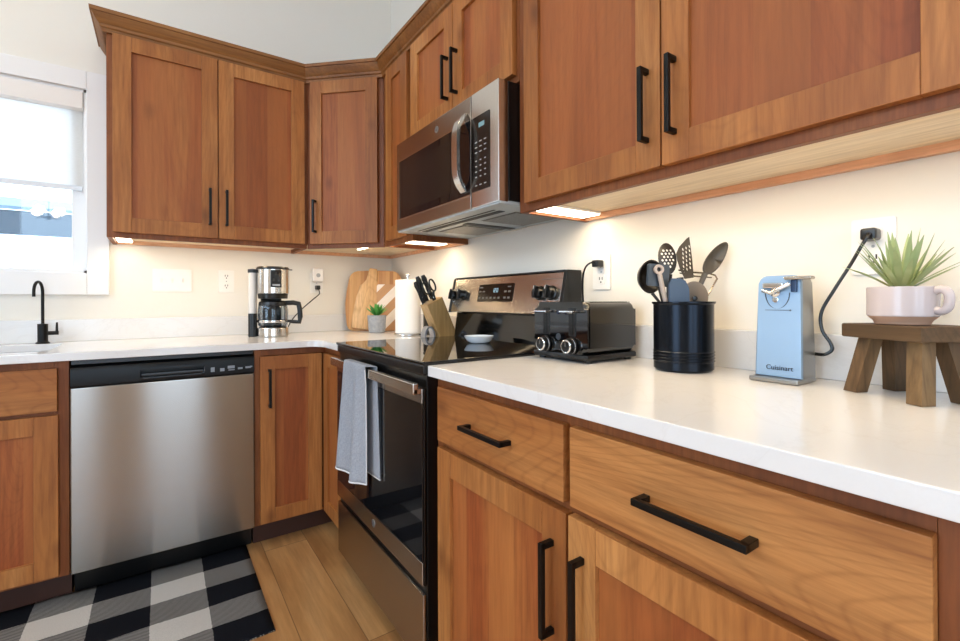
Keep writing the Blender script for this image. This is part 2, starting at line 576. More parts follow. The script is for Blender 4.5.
# kitchen window
x0, x1, z0, z1 = WIN
wr = struct(bpy.data.objects.new('window_1', None)); wr.location = ((x0 + x1) / 2, 0, z0); COL.objects.link(wr)
b = MB(wr)
c_ = 0.085
b.box(x0 - c_, x0, -0.02, -0.0005, z0 - 0.102, z1 + c_, 0.003).box(x1, x1 + c_ - 0.003, -0.02, -0.0005, z0 - 0.102, z1 + c_, 0.003)
b.box(x0, x1, -0.02, -0.0005, z1, z1 + c_, 0.003).box(x0, x1, -0.02, -0.0005, z0 - 0.102, z0, 0.003)
b.build('casing', TRIM_W, wr)
b = MB(wr)   # jamb liner
b.box(x0, x0 + 0.012, -0.0, 0.075, z0, z1).box(x1 - 0.012, x1, -0.0, 0.075, z0, z1).box(x0, x1, 0, 0.075, z1 - 0.012, z1).box(x0, x1, 0, 0.075, z0, z0 + 0.012)
b.build('jamb', TRIM_W, wr)
b = MB(wr)
xm = (x0 + x1) / 2
fw_ = 0.062
b.box(x0 + .012, x0 + fw_, 0.055, 0.105, z0, z1, .004).box(x1 - fw_, x1 - .012, 0.055, 0.105, z0, z1, .004)
b.box(x0 + fw_, x1 - fw_, 0.055, 0.105, z1 - .04, z1, .004).box(x0 + fw_, x1 - fw_, 0.055, 0.105, z0, z0 + .02, .004)
b.box(xm - .02, xm + .02, 0.06, 0.10, z0, z1, .004)
b.build('sash', TRIM_W, wr)
b = MB(wr); b.box(x0 + fw_, xm - .02, .078, .082, z0 + .02, z1 - .04).box(xm + .02, x1 - fw_, .078, .082, z0 + .02, z1 - .04)
b.build('pane', PANE, wr)

# roller shade
t = NT('shade_fabric')
nz = t.n('ShaderNodeTexNoise', ins={'Vector': coords(t, (60, 60, 400), 0), 'Scale': 1.0, 'Detail': 3.0}).outputs[0]
cc = t.mix(nz, S('#faf8f5'), S('#ebe8e4'))
df = t.n('ShaderNodeBsdfDiffuse', ins={0: cc})
tl = t.n('ShaderNodeBsdfTranslucent', ins={0: cc})
mx = t.n('ShaderNodeMixShader', ins={0: 0.62, 1: df.outputs[0], 2: tl.outputs[0]})
t.t.links.new(mx.outputs[0], t.out.inputs[0])
SHADE = t.m
sh = thing('roller_shade', 'off-white fabric roller shade pulled halfway down inside the window', 'window shade', ((x0 + x1) / 2, 0.03, 1.61))
b = MB(sh); b.box(x0 + .014, x1 - .014, -0.012, 0.05, 2.0, 2.079, .004); b.build('cassette', plain('shade_cassette', '#ece5de', 0.5), sh)
b = MB(sh); b.box(x0 + .02, x1 - .02, 0.032, 0.0335, 1.644, 2.0); b.build('fabric', SHADE, sh)
b = MB(sh); b.box(x0 + .02, x1 - .02, 0.027, 0.039, 1.622, 1.645, .003); b.build('hem_bar', plain('shade_hem', '#dfe2e6', 0.4), sh)

# outside
b = MB(); b.box(-40, 40, T_ + 0.05, 60, -0.6, -0.5)
b.box(-40, LEFT_X - T_ - .05, -60, T_ + .05, -.6, -.5).box(LEFT_X - T_ - .05, 40, -60, REAR_Y - T_ - .05, -.6, -.5)
g = struct(b.build('ground_outside', plain('pale_concrete', '#cfd2d4', 0.9)))
nb = thing('neighbor_house', 'pale house wall with a blue-grey eave band seen through the window', 'house', (-2.6, 5.5, -0.5))
b = MB(nb); b.box(-9, 4, 5.5, 9, -0.5, 1.97); b.build('wall', plain('white_siding', '#f4f6f7', 0.7), nb)
b = MB(nb)
b.box(-9.3, 4.3, 5.38, 5.5, 1.975, 2.28)
b.build('eave', plain('blue_grey_fascia', '#26323c', 0.6), nb)
b = MB(nb)
b.prism([(5.36, 2.285), (6.6, 2.60), (6.6, 2.64), (5.36, 2.33)], -9.4, 4.4, 'yz')
b.build('roof', plain('light_blue_roof', '#4e5f6c', 0.7), nb)

# ------------------------------------------------------------------ cabinets
def handle(b_T, parent, x, z, L, vert=True, y=-0.02):
    """square bar pull; x,z = centre on the door face in cabinet frame"""
    b = MB()
    h, st, w_ = L / 2, 0.033, 0.0055
    if vert:
        b.box(x - w_, x + w_, y - st, y - st + 0.010, z - h, z + h, .0012)
        for s_ in (-1, 1):
            zz = z + s_ * (h - 0.006)
            b.box(x - w_, x + w_, y - st + 0.004, y + 0.0, zz - .006, zz + .006, .0012)
    else:
        b.box(x - h, x + h, y - st, y - st + 0.010, z - w_, z + w_, .0012)
        for s_ in (-1, 1):
            xx = x + s_ * (h - 0.006)
            b.box(xx - .006, xx + .006, y - st + 0.004, y + 0.0, z - w_, z + w_, .0012)
    return b.build('handle', BLACK_METAL, parent)


def shaker(root, x0, x1, z0, z1, st=0.065, y=0.0, th=0.02, hx=None, hz=None, hl=0.17, name='door'):
    b = MB()
    bv = .0015
    b.box(x0, x0 + st, y - th, y - .0005, z0, z1, bv, 0).box(x1 - st, x1, y - th, y - .0005, z0, z1, bv, 0)
    b.box(x0 + st, x1 - st, y - th, y - .0005, z1 - st, z1, bv, 1).box(x0 + st, x1 - st, y - th, y - .0005, z0, z0 + st, bv, 1)
    d = b.build(name, [WV, WH], root)
    b = MB()
    b.box(x0 + st - .003, x1 - st + .003, y - th + .010, y - .002, z0 + st - .003, z1 - st + .003)
    b.build('panel', WP, d)
    if hx is not None: handle(None, d, hx, hz, hl, True, y - th)
    return d


def drawer(root, x0, x1, z0, z1, hl=0.17, y=0.0, pull=True):
    b = MB(); b.box(x0, x1, y - .02, y - .0005, z0, z1, .0025)
    d = b.build('drawer', WD, root)
    if pull: handle(None, d, (x0 + x1) / 2, (z0 + z1) / 2, hl, False, y - .02)
    return d


RZ = -pi / 2
UB, UT, UD = 1.3744, 2.285, 0.305


def upper(name, label, W, z0, loc, rz, doors, D=UD - 0.002, ends=True, group='upper cabinets'):
    """doors: list of (x0,x1,handle side)"""
    r = thing(name, label, 'cabinet', loc, rz, group)
    zb = z0 - loc[2]
    zt = UT - loc[2]
    b = MB()
    fs = 0.04
    # carcass with a recessed underside
    b.box(0, W, 0.019, D, zb + .022, zt, 0, 0)
    b.box(0, .018, 0.019, D, zb, zb + .022, 0, 0).box(W - .018, W, 0.019, D, zb, zb + .022, 0, 0)
    b.build('carcass', [WF], r)
    b = MB()
    b.box(0, fs, 0, .019, zb, zt, .001, 0).box(W - fs, W, 0, .019, zb, zt, .001, 0)
    b.box(fs, W - fs, 0, .019, zt - .05, zt, .001, 1).box(fs, W - fs, 0, .019, zb, zb + .04, .001, 1)
    if len(doors) == 2: b.box(W / 2 - .03, W / 2 + .03, 0.001, .018, zb + .04, zt - .05, 0, 0)
    b.build('face_frame', [WF, WFH], r)
    b = MB(); b.box(.018, W - .018, .019, D - .02, zb + .019, zb + .0225); b.build('underside', WU, r)
    b = MB(); b.box(.018, W - .018, D - .02, D - .001, zb + .001, zb + .022); b.build('nailer', WN, r)
    for (a, c, dz0, dz1, side) in doors:
        if side is None: shaker(r, a, c, dz0 - loc[2], dz1 - loc[2])
        else:
            hx = c - .0325 if side == 'r' else a + .0325
            shaker(r, a, c, dz0 - loc[2], dz1 - loc[2], hx=hx, hz=dz0 - loc[2] + .145)
    return r


DZ0, DZ1 = 1.397, 2.25
upper('upper_cabinet', 'two-door upper cabinet between the window and the angled corner cabinet', .829, UB, (-1.4458, -.306, UB), 0,
      [(.022, .4145, DZ0, DZ1, 'r'), (.4185, .813, DZ0, DZ1, 'l')])
upper('upper_cabinet', 'narrow one-door upper cabinet squeezed between corner cabinet and microwave', .326, UB, (-.306, -.604, UB), RZ,
      [(.066, .302, DZ0, DZ1, None)])
upper('upper_cabinet', 'short two-door cabinet mounted above the microwave', .764, 1.80, (-.306, -.9312, 1.80), RZ,
      [(.018, .382, 1.822, DZ1, 'r'), (.386, .752, 1.822, DZ1, 'l')])
upper('upper_cabinet', 'widest upper cabinet with two broad doors, above toaster and can opener', 1.058, UB, (-.306, -1.6965, UB), RZ,
      [(.043, .517, DZ0, DZ1, 'r'), (.521, 1.015, DZ0, DZ1, 'l')])
# diagonal corner cabinet: plan polygon
r = thing('corner_cabinet', 'angled corner upper cabinet with a single door', 'cabinet', (-.617, -.306, UB), R(-43.7), 'upper cabinets')
Mi = (Matrix.Translation((-.617, -.306, UB)) @ Matrix.Rotation(R(-43.7), 4, 'Z')).inverted()
Wd = math.hypot(.311, .2975)


def loc2(p):
    v = Mi @ Vector((p[0], p[1], UB)); return (v.x, v.y)


poly = [loc2(p) for p in ((-.6155, -.301), (-.6155, -.002), (-.002, -.002), (-.002, -.6025), (-.301, -.6025))]
b = MB(); b.prism(poly, .022, UT - UB, 'xy'); b.build('carcass', WF, r)
b = MB(); b.prism(poly, .019, .0225, 'xy'); b.build('underside', WU, r)
b = MB()
H = UT - UB
b.box(0.002, .03, 0, .019, 0, H, .001, 0).box(Wd - .03, Wd - .002, 0, .019, 0, H, .001, 0).box(.03, Wd - .03, 0, .019, H - .05, H, .001, 1).box(.03, Wd - .03, 0, .019, 0, .04, .001, 1)
b.build('face_frame', [WF, WFH], r)
b = MB()
q = [loc2(p) for p in ((-.615, -.02), (-.615, -.003), (-.003, -.003), (-.003, -.602), (-.02, -.602), (-.02, -.02))]
b.prism(q, .001, .02, 'xy'); b.build('nailer', WN, r)
shaker(r, .028, Wd - .03, DZ0 - UB, DZ1 - UB, hx=.06, hz=.165)

# crown moulding
prof = [(0.0005, 2.248), (0.012, 2.248), (0.014, 2.262), (0.020, 2.266), (0.022, 2.276), (0.027, 2.281), (0.033, 2.290), (0.040, 2.302), (0.044, 2.310), (0.045, 2.313), (0.051, 2.314), (0.052, 2.329), (0.0005, 2.329)]
b = MB()
b.sweep([(-1.4462, -.002), (-1.4462, -.307), (-.6172, -.307), (-.307, -.6045), (-.307, -2.755), (-.002, -2.755)][::1], prof)
cr = b.build('crown_molding', WCR, None, 30, org=(-1.4458, -.306, 2.248))
tag(cr, 'stepped wooden crown molding running along the tops of the upper cabinets', 'molding')

# base cabinets
BT = 0.8835


def base(name, label, W, loc, rz, D=.606, open_toe=True):
    r = thing(name, label, 'cabinet', loc, rz, 'base cabinets')
    b = MB(); b.box(0, .018, .019, D, .105, BT).box(W - .018, W, .019, D, .105, BT).box(.018, W - .018, .019, D, .105, .123).box(.018, W - .018, D - .008, D, .123, BT); b.build('carcass', WF, r)
    b = MB()
    b.box(0, .04, 0, .019, .105, BT, .001, 0).box(W - .04, W, 0, .019, .105, BT, .001, 0).box(.04, W - .04, 0, .019, BT - .04, BT, .001, 1)
    b.box(.04, W - .04, 0, .019, .105, .13, .001, 1).box(.04, W - .04, .001, .018, .68, .73, 0, 1).box(W / 2 - .03, W / 2 + .03, .0025, .018, .1301, BT - .0401, 0, 0)
    b.build('face_frame', [WF, WFH], r)
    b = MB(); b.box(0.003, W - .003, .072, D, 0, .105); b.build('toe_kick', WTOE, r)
    return r


r = base('base_cabinet', 'base cabinet with two drawers over two doors, right of the range', 1.058, (-.61, -1.6965, 0), RZ)
drawer(r, .0305, .5125, .711, .859)
drawer(r, .5285, 1.0185, .711, .859)
shaker(r, .0305, .518, .115, .693, hx=.482, hz=.540, hl=.182)
shaker(r, .5245, 1.0185, .115, .693, hx=.560, hz=.540, hl=.182)
r = base('base_cabinet', 'sink base cabinet left of the dishwasher', .909, (-2.4385, -.61, 0), 0)
drawer(r, .0305, .436, .706, .859, pull=False)
drawer(r, .442, .8795, .706, .859, pull=False)
shaker(r, .0305, .436, .118, .692, hx=.40, hz=.56)
shaker(r, .442, .882, .118, .692, hx=.478, hz=.56)

# corner base with bifold doors
r = thing('corner_cabinet', 'corner base cabinet with two hinged doors meeting beside the range', 'cabinet', (-.61, -.61, 0), 0, 'base cabinets')
b = MB(r)
L = [(-.9185, -.002), (-.9185, -.591), (-.591, -.591), (-.591, -.929), (-.002, -.929), (-.002, -.002)]
b.prism(L, .105, BT, 'xy'); b.build('carcass', WF, r)
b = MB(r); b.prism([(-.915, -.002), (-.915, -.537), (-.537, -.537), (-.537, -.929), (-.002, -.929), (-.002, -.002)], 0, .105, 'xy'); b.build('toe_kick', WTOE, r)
b = MB(r)
b.box(-.9185, -.890, -.61, -.591, .105, BT, .001, 0).box(-.61, -.591, -.929, -.905, .105, BT, .001, 0)
b.box(-.89, -.591, -.61, -.591, BT - .03, BT, .001, 1).box(-.61, -.591, -.905, -.61, BT - .03, BT, .001, 0)
b.box(-.89, -.6, -.61, -.591, .105, .118, .001, 1).box(-.61, -.591, -.905, -.61, .105, .118, .001, 0)
b.build('face_frame', [WF, WFH], r)
shaker(r, -.898 + .61, -.633 + .61, .115, .852, st=.06, hx=-.862 + .61, hz=.712, hl=.168)
d2 = shaker(r, 0.0, .262, .115, .852, st=.06)
d2.rotation_euler = (0, 0, RZ); d2.location = (0, -.033, 0)

# ------------------------------------------------------------------ countertops and backsplash
CT, CB = .914, .884
SK = (-2.37, -1.605, -.525, -.125)


def counter_left():
    out = [(-2.46, -.0015), (-2.46, -.643)] + [(-.713, -.643)] + [(-.713 + .07 * sin(R(a)), -.713 + .07 * cos(R(a))) for a in range(0, 91, 9)][0:] + [(-.643, -.9305), (-.0015, -.9305), (-.0015, -.0015)]
    bm = bmesh.new()
    def loop(pts, z): return [bm.verts.new((p[0], p[1], z)) for p in pts]
    hole = rrect(*SK, .05)
    es = []
    for pts in (out, hole):
        vs = loop(pts, CT)
        es += [bm.edges.new((vs[i], vs[(i + 1) % len(vs)])) for i in range(len(vs))]
    bmesh.ops.triangle_fill(bm, use_beauty=True, use_dissolve=True, edges=es)
    r_ = bmesh.ops.extrude_face_region(bm, geom=bm.faces[:])
    for v in [g_ for g_ in r_['geom'] if isinstance(g_, bmesh.types.BMVert)]: v.co.z = CB
    bmesh.ops.recalc_face_normals(bm, faces=bm.faces[:])
    es = [e for e in bm.edges if len(e.link_faces) == 2 and e.calc_face_angle(0) > 1.2 and abs(e.verts[0].co.z - e.verts[1].co.z) < 1e-5]
    bmesh.ops.bevel(bm, geom=es, offset=.003, segments=2, profile=.5, affect='EDGES')
    return bm


r = thing('countertop', 'white quartz corner countertop with sink cutout, left of the range', 'countertop', (-1.2, -.32, CB), 0, 'quartz countertops')
b = MB(r); b.bm.free(); b.bm = counter_left(); b.build('slab', QUARTZ, r, 30)
b = MB(r); b.box(-2.46, -.0015, -.0205, -.0015, CT + .0003, 1.0155, .0015).box(-.0205, -.0015, -.9305, -.021, CT + .0003, 1.0155, .0015)
b.build('backsplash', QUARTZ, r)
r = thing('countertop', 'white quartz countertop on the right of the range holding the small appliances', 'countertop', (-.32, -2.2, CB), 0, 'quartz countertops')
b = MB(r); b.box(-.643, -.0015, -2.785, -1.6965, CB, CT, .003); b.build('slab', QUARTZ, r)
b = MB(r); b.box(-.0205, -.0015, -2.785, -1.6965, CT + .0003, 1.0155, .0015); b.build('backsplash', QUARTZ, r)

# sink (undermount)
x0, x1, y0, y1 = SK
b = MB()
o_, i_ = rrect(x0 - .02, x1 + .02, y0 - .02, y1 + .02, .06), rrect(x0 - .004, x1 + .004, y0 - .004, y1 + .004, .052)
i2 = rrect(x0 + .01, x1 - .01, y0 + .01, y1 - .01, .05)
rings = [[b.bm.verts.new((p[0], p[1], z)) for p in pts] for pts, z in ((i2, .70), (i_, .8838), (o_, .8838), (o_, .69))]
n = len(i_)
for A, B in zip(rings, rings[1:]):
    for k in range(n): b.bm.faces.new((A[k], A[(k + 1) % n], B[(k + 1) % n], B[k]))
b.bm.faces.new(rings[0][::-1]); b.bm.faces.new(rings[-1])
s_ = b.build('sink', plain('sink_composite', '#d6d6da', 0.25), None, 30, org=((x0 + x1) / 2, (y0 + y1) / 2, .69))
tag(s_, 'white undermount sink set into the countertop below the window', 'sink')

# faucet
r = thing('water_faucet', 'slim matte black gooseneck water faucet standing behind the sink', 'faucet', (-1.682, -.082, CT))
b = MB()
b.lathe([(0, 0), (.024, 0), (.024, .005), (.019, .008), (.0175, .01), (.0175, .086), (.0, .088)], n=28); b.build('body', BLACK_METAL, r)
b = MB()
pts = [(0, 0, .08), (0, 0, .15), (0, 0, .215)]
dv = Vector((-.35, -.94))
for a in range(0, 181, 15):
    q = .028 * (1 - cos(R(a)))
    pts.append((dv.x * q, dv.y * q, .225 + .045 * sin(R(a))))
pts.append((dv.x * .056, dv.y * .056, .205))
b.tube(pts, .0058, 12); b.build('spout', BLACK_METAL, r)
b = MB()
b.tube([(.01, 0, .045), (.052, 0, .045)], .0085, 12).tube([(.046, 0, .045), (.046, 0, .07), (.0465, 0, .092)], [.005, .0045, .0035], 10)
b.build('lever', BLACK_METAL, r)

# ------------------------------------------------------------------ dishwasher
r = thing('dishwasher', 'stainless steel dishwasher with a black control panel', 'dishwasher', (-1.2235, -.61, 0))
X0, X1 = -1.526, -.9205
b = MB(r); b.box(X0 + .003, X1 - .003, -.60, -.03, .10, .86); b.build('tub', BLACK_PL, r)
b = MB(r); b.box(X0 + .002, X1 - .002, -.634, -.6, .112, .783, .004); b.build('door', STEEL, r)
b = MB(r)
zc = .8225
prof = [(-.6, .786), (-.632, .786), (-.634, .79), (-.634, .84), (-.628, .856), (-.612, .862), (-.6, .862)]
hx0, hx1, hz0, hz1 = -1.322, -1.108, .801, .829
b.prism(prof, X0 + .002, hx0, 'yz').prism(prof, hx1, X1 - .002, 'yz')
b.prism([(-.6, .786), (-.632, .786), (-.634, .79), (-.634, hz0), (-.6, hz0)], hx0, hx1, 'yz')
b.prism([(-.6, hz1), (-.634, hz1), (-.634, .84), (-.628, .856), (-.612, .862), (-.6, .862)], hx0, hx1, 'yz')
b.box(hx0, hx1, -.606, -.6, hz0, hz1)
DWP = plain('dishwasher_panel', '#08090a', 0.35, Specular_IOR_Level=0.25)
cp = b.build('control_panel', DWP, r)
b = MB(r); b.box(hx0 + .004, hx1 - .004, -.628, -.622, hz0 + .004, hz1 - .012, .002)
b.build('grip', plain('grip_black', '#08080a', 0.25), cp)
b = MB(r); b.tube([(hx0 + .01, -.6345, hz0 - .001), (hx1 - .012, -.6345, hz0 - .001), (hx1 - .001, -.6345, hz0 + .008), (hx1 - .001, -.6345, hz1 - .004)], .0016, 8)
b.build('handle_rim', plain('rim_grey', '#5a6470', 0.3, 0.6), cp)
b = MB(r)
for (xa, xb, za, zb) in ((-1.086, -1.072, .803, .822), (-1.052, -1.036, .803, .816), (-1.024, -.998, .812, .824), (-1.022, -.998, .804, .808), (-.986, -.968, .806, .814), (-.957, -.935, .808, .816), (-.940, -.930, .812, .817)):
    b.box(xa, xb, -.6348, -.6338, za, zb, .0004)
b.build('button_markings', plain('panel_print', '#8b929a', 0.5), cp)
b = MB(r); b.box(X0 + .001, X1 - .001, -.535, -.45, 0.001, .1); b.build('toe_panel', BLACK_PL, r)
b = MB(r); b.box(X0 + .002, X1 - .002, -.606, -.4, .866, .8835); b.build('top_gap_shade', plain('gap_shade', '#16181c', 0.3), r)  # dark strip painting the shade in the gap under the counter

# ------------------------------------------------------------------ range (local frame: x along the front, y into the wall)
RX, RY, RW = -.645, -.9315, .7635
r = rng = thing('range', 'freestanding black and stainless electric range between the counters', 'stove', (RX, RY, 0), RZ)
b = MB()
b.box(.002, RW - .002, .002, .60, .06, .886, .002)
for fx in (.05, RW - .05):
    for fy in (.08, .5): b.lathe([(.018, 0), (.018, .06)], (fx, fy, 0), 16)
b.build('body', BLACK_PL, r)
b = MB(); b.box(.006, RW - .006, -.010, .0015, .068, .272, .003); b.build('storage_drawer', STEEL_D, r)
# oven door
b = MB(); b.box(.004, RW - .004, -.008, .0015, .296, .850, .003, 0)
dr = b.build('oven_door', BLACK_GL, r)
b = MB(); b.box(.006, RW - .006, -.013, -.0082, .298, .362, .002); b.build('lower_band', STEEL_D, dr)
b = MB(); b.box(.006, RW - .006, -.012, -.0082, .363, .806, .001); b.build('glass', DARK_GL, dr)
b = MB(); b.box(.006, RW - .006, -.013, -.0082, .807, .849, .002); b.build('upper_band', STEEL_D, dr)
b = MB()
b.box(.004, RW - .006, -.040, -.022, .834, .866, .004)
b.box(.004, .030, -.038, -.012, .835, .851, .003).box(RW - .032, RW - .006, -.038, -.012, .835, .851, .003)
b.build('handle', STEEL_L, dr)


def emblem(parent, x, y, z, rad, rot=0):
    b = MB()
    T = Matrix.Translation((x, y, z)) @ Matrix.Rotation(R(90), 4, 'X')
    b.lathe([(0, 0), (rad, 0), (rad, .0012), (0, .0014)], n=28, T=T)
    o = b.build('emblem', plain('emblem_silver', '#b9b9b9', 0.3, 0.9), parent)
    b = MB()
    b.lathe([(rad * .86, .0013), (rad * .86, .0018), (rad * .78, .0018), (rad * .78, .0013)], n=28, T=T, closed=True)
    k = rad / .012
    for pts in ([(-.001, .0045), (-.004, .0055), (-.0065, .003), (-.0065, -.001), (-.0045, -.0045), (-.001, -.004), (-.0005, -.0005), (-.003, -.0005)],
                [(.006, .0035), (.0035, .0055), (.0015, .003), (.0035, .0005), (.001, -.002), (.0035, -.005), (.0065, -.003)]):
        b.tube([(p[0] * k, p[1] * k, .0016) for p in pts], .0007 * k, 6, T=T)
    b.build('monogram', plain('emblem_dark', '#6c6c70', 0.4, 0.6), parent)
    return o


emblem(dr, .40, -.0131, .334, .013)
# cooktop
b = MB(); b.box(.001, RW - .001, -.010, .575, .8865, .914, .004, 0); b.build('cooktop_frame', BLACK_PL, r)
b = MB(); b.box(-.004, RW + .004, -.013, .56, .9148, .9252, .003, 0); ct = b.build('cooktop_glass', DARK_GL, r)
# backguard
b = MB()
b.prism([(.558, .915), (.575, .915), (.590, 1.043), (.530, 1.043), (.532, 1.046), (.575, 1.046), (.575, .93)][:4] if False else [(.556, .9245), (.630, .9245), (.630, 1.196), (.600, 1.196), (.600, 1.040), (.572, 1.040)], .006, RW - .006, 'yz')
b.build('backguard', BLACK_GL, r)
b = MB()
b.prism([(.528, 1.046), (.534, 1.043), (.600, 1.043), (.600, 1.199), (.565, 1.199), (.559, 1.194)], .014, RW - .020, 'yz', 0)
bgp = b.build('control_panel', STEEL_L, r)
b = MB()
endp = [(.522, 1.041), (.628, 1.041), (.628, 1.203), (.563, 1.203), (.555, 1.196)]
b.prism(endp, .004, .014, 'yz', 0, .002).prism(endp, RW - .020, RW - .004, 'yz', 0, .003)
b.box(.014, RW - .02, .560, .628, 1.199, 1.2035)
b.build('end_caps', BLACK_PL, r)
ang = math.atan2(.031, .148)
# panel frame: origin on the slanted face, x along, y up the slope, z outward
Tp = Matrix.Translation((0, .528, 1.046)) @ Matrix.Rotation(R(90) - ang, 4, 'X')
b = MB(); b.prism(rrect(.228, .475, .045, .122, .006), -.001, .0012, 'xy', T=Tp); dsp = b.build('display', plain('display_black', '#15100e', 0.15), r)
PRN = plain('button_print', '#675f59', 0.5)
for (xx, yy, ww, hh) in ((.245, .108, .03, .005), (.445, .108, .022, .005), (.243, .09, .016, .006), (.27, .09, .016, .006), (.423, .088, .016, .008), (.449, .088, .016, .008),
                         (.243, .062, .014, .008), (.271, .062, .014, .008), (.299, .062, .014, .008), (.327, .062, .014, .008), (.355, .062, .014, .008), (.383, .062, .014, .008), (.423, .062, .016, .008), (.449, .062, .016, .008)):
    b = MB(); b.box(xx - ww / 2, xx + ww / 2, yy - hh / 2, yy + hh / 2, .001, .0016, T=Tp); b.build('button_marking', PRN, dsp)
b = MB()   # clock digits, seven-segment strokes
for dx, segs in ((.338, 'bc'), (.350, 'abged'), (.366, 'abcdef')):
    W2, H2 = .0042, .0075
    SG = {'a': (-W2, W2, H2 - .001, H2 + .001), 'd': (-W2, W2, -H2 - .001, -H2 + .001), 'g': (-W2, W2, -.001, .001), 'b': (W2 - .001, W2 + .001, 0, H2), 'c': (W2 - .001, W2 + .001, -H2, 0), 'f': (-W2 - .001, -W2 + .001, 0, H2), 'e': (-W2 - .001, -W2 + .001, -H2, 0)}
    for k in segs:
        a_, b_, c_2, d_ = SG[k]
        b.box(dx + a_, dx + b_, .094 + c_2, .094 + d_, .001, .0017, T=Tp)
b.build('clock_digits', emit('clock_glow', S('#9fc3d2'), 0.45), dsp)
for kx in (.036, .108, .633, .694):
    T = Tp @ Matrix.Translation((kx, .077, 0))
    b = MB()
    b.lathe([(0, 0), (.027, 0), (.027, .004), (.0235, .006), (.022, .024), (.019, .027), (0, .027)], n=28, T=T)
    b.box(-.0055, .0055, -.024, .024, .02, .036, .003, T=T)
    kb = b.build('knob', BLACK_PL, r)
    b = MB(); b.box(-.0012, .0012, .008, .021, .0358, .0366, T=T); b.build('pointer', plain('pointer_white', '#c9c9c9', 0.5), kb)
b = MB()
for k in range(14):
    x_ = .63 + .009 * k
    b.box(x_, x_ + .004, .128, .131, .0001, .0006, T=Tp)
b.build('knob_markings', plain('knob_print', '#6d6a66', 0.5), bgp)

# dish towel over the oven handle
t = NT('grey_waffle_cloth')
v = coords(t, (1, 1, 1), 0)
wv = t.n('ShaderNodeTexWave', wave_type='BANDS', bands_direction='Z', ins={'Vector': v, 'Scale': 75.0}).outputs[1]
wv2 = t.n('ShaderNodeTexWave', wave_type='BANDS', bands_direction='X', ins={'Vector': v, 'Scale': 75.0}).outputs[1]
nz = t.n('ShaderNodeTexNoise', ins={'Vector': v, 'Scale': 180.0, 'Detail': 2.0}).outputs[0]
hgt = t.math('ADD', t.math('MULTIPLY', wv, wv2), nz)
cc = t.mix(t.math('MULTIPLY', hgt, 0.6), S('#80848d'), S('#bcbfc5'))
t.set(Base_Color=cc, Roughness=0.95, Specular_IOR_Level=0.1)
t.bump(hgt, 0.5, 0.002)
TOWEL = t.m
tw = thing('dish_towel', 'grey-blue dish towel with white hem hanging over the oven handle', 'towel', (RX, RY, .45), RZ)


def towel_pt(u, v):
    # u: 0 front hem .. 1 back hem; v across
    z_t = .8725
    Lf, Lb = z_t - .478, z_t - .505
    x = .185 + .265 * v
    if u < .45:
        s = u / .45
        z = .478 + Lf * s
        spread = (1 - s)
        x = .192 + .010 * s + (.222 - .012 * s) * v - .024 * spread * (1 - v)
        y = -.0475 - .008 * spread - .0165 * spread ** .6 * sin(v * 10.5 + .3) - .004 * sin(v * 21) * spread
        z += -.010 * sin(v * 3.1) * spread
    elif u < .55:
        a = (u - .45) / .1 * pi
        y = -.031 - .0155 * cos(a)
        z = z_t + .004 * sin(a)
        x = .202 + .21 * v + .035 * v * (u - .45) / .1
    else:
        s = (u - .55) / .45
        z = z_t - Lb * s
        x = .197 + .245 * v + .02 * s * v
        y = -.0155 + .0015 * sin(v * 8) * s
        z += -.006 * sin(v * 2.5) * s
    return (x, y, z - .45)


b = MB(); b.surf(towel_pt, 60, 40)
o = b.build('cloth', TOWEL, tw, 80, recalc=False)
md = o.modifiers.new('thickness', 'SOLIDIFY'); md.thickness = .003; md.offset = 0
b = MB()
b.tube([Vector(towel_pt(0, k / 30)) for k in range(31)], .0034, 8)
b.tube([Vector(towel_pt(k / 40 * .44, 1)) for k in range(41)], .0022, 8)
b.tube([Vector(towel_pt(1, k / 20)) for k in range(21)], .0026, 8)
b.build('hem', plain('towel_hem', '#dcdad6', 0.9), tw)

# ------------------------------------------------------------------ microwave (local frame like the range)
MX = -.347
r = mw = thing('microwave', 'stainless over-the-range microwave mounted above the stove', 'microwave', (MX, -.9335, 1.40), RZ)
MWW, MH = .7585, .392
b = MB(); b.box(0, MWW, 0, .343, .012, MH, .002); b.build('case', BLACK_PL, r)
b = MB(); b.box(0, .600, -.040, -.001, .006, MH, .004); md = b.build('door', STEEL_D, r)
b = MB(); b.prism(rrect(.032, .597, .056, .308, .004), -.0415, -.0398, 'xz'); b.build('window', DARK_GL, md)
b = MB(); b.prism(rrect(.075, .47, .085, .28, .006), -.0420, -.0412, 'xz'); b.build('window_screen', plain('window_mesh', (0.012, 0.010, 0.009), 0.12), md)
b = MB()
fr_ = [(.028, .052, .032, .312), (.028, .6, .052, .056), (.028, .6, .308, .312)]
b.box(.029, .032, -.0418, -.0398, .053, .311).box(.029, .598, -.0418, -.0398, .053, .056).box(.029, .598, -.0418, -.0398, .308, .311)
b.build('window_rim', CHROME, md)
hp, hq = [], []
for k in range(17):
    s = k / 16
    z = .068 + s * .27
    yy = -.040 - .036 * (1 - abs(2 * s - 1) ** 4.5)
    hp.append((yy - .009, z)); hq.append((yy + .003, z))
b = MB(); b.prism(hp + hq[::-1], .548, .582, 'yz', 0, .002); b.build('handle', STEEL_L, md)
emblem(md, .365, -.0402, .35, .013)
b = MB(); b.box(.603, MWW - .001, -.040, -.001, .006, MH, .004); cpn = b.build('control_panel', STEEL_L, r)
b = MB(); b.prism(rrect(.606, .712, .060, .308, .004), -.0412, -.0398, 'xz'); kp = b.build('keypad', plain('keypad_black', '#1a1614', 0.15), r)
b = MB(); b.box(.650, .682, -.0418, -.041, .268, .283); b.build('clock_window', emit('clock_dim', S('#6d8d92'), .25), kp)
b = MB()
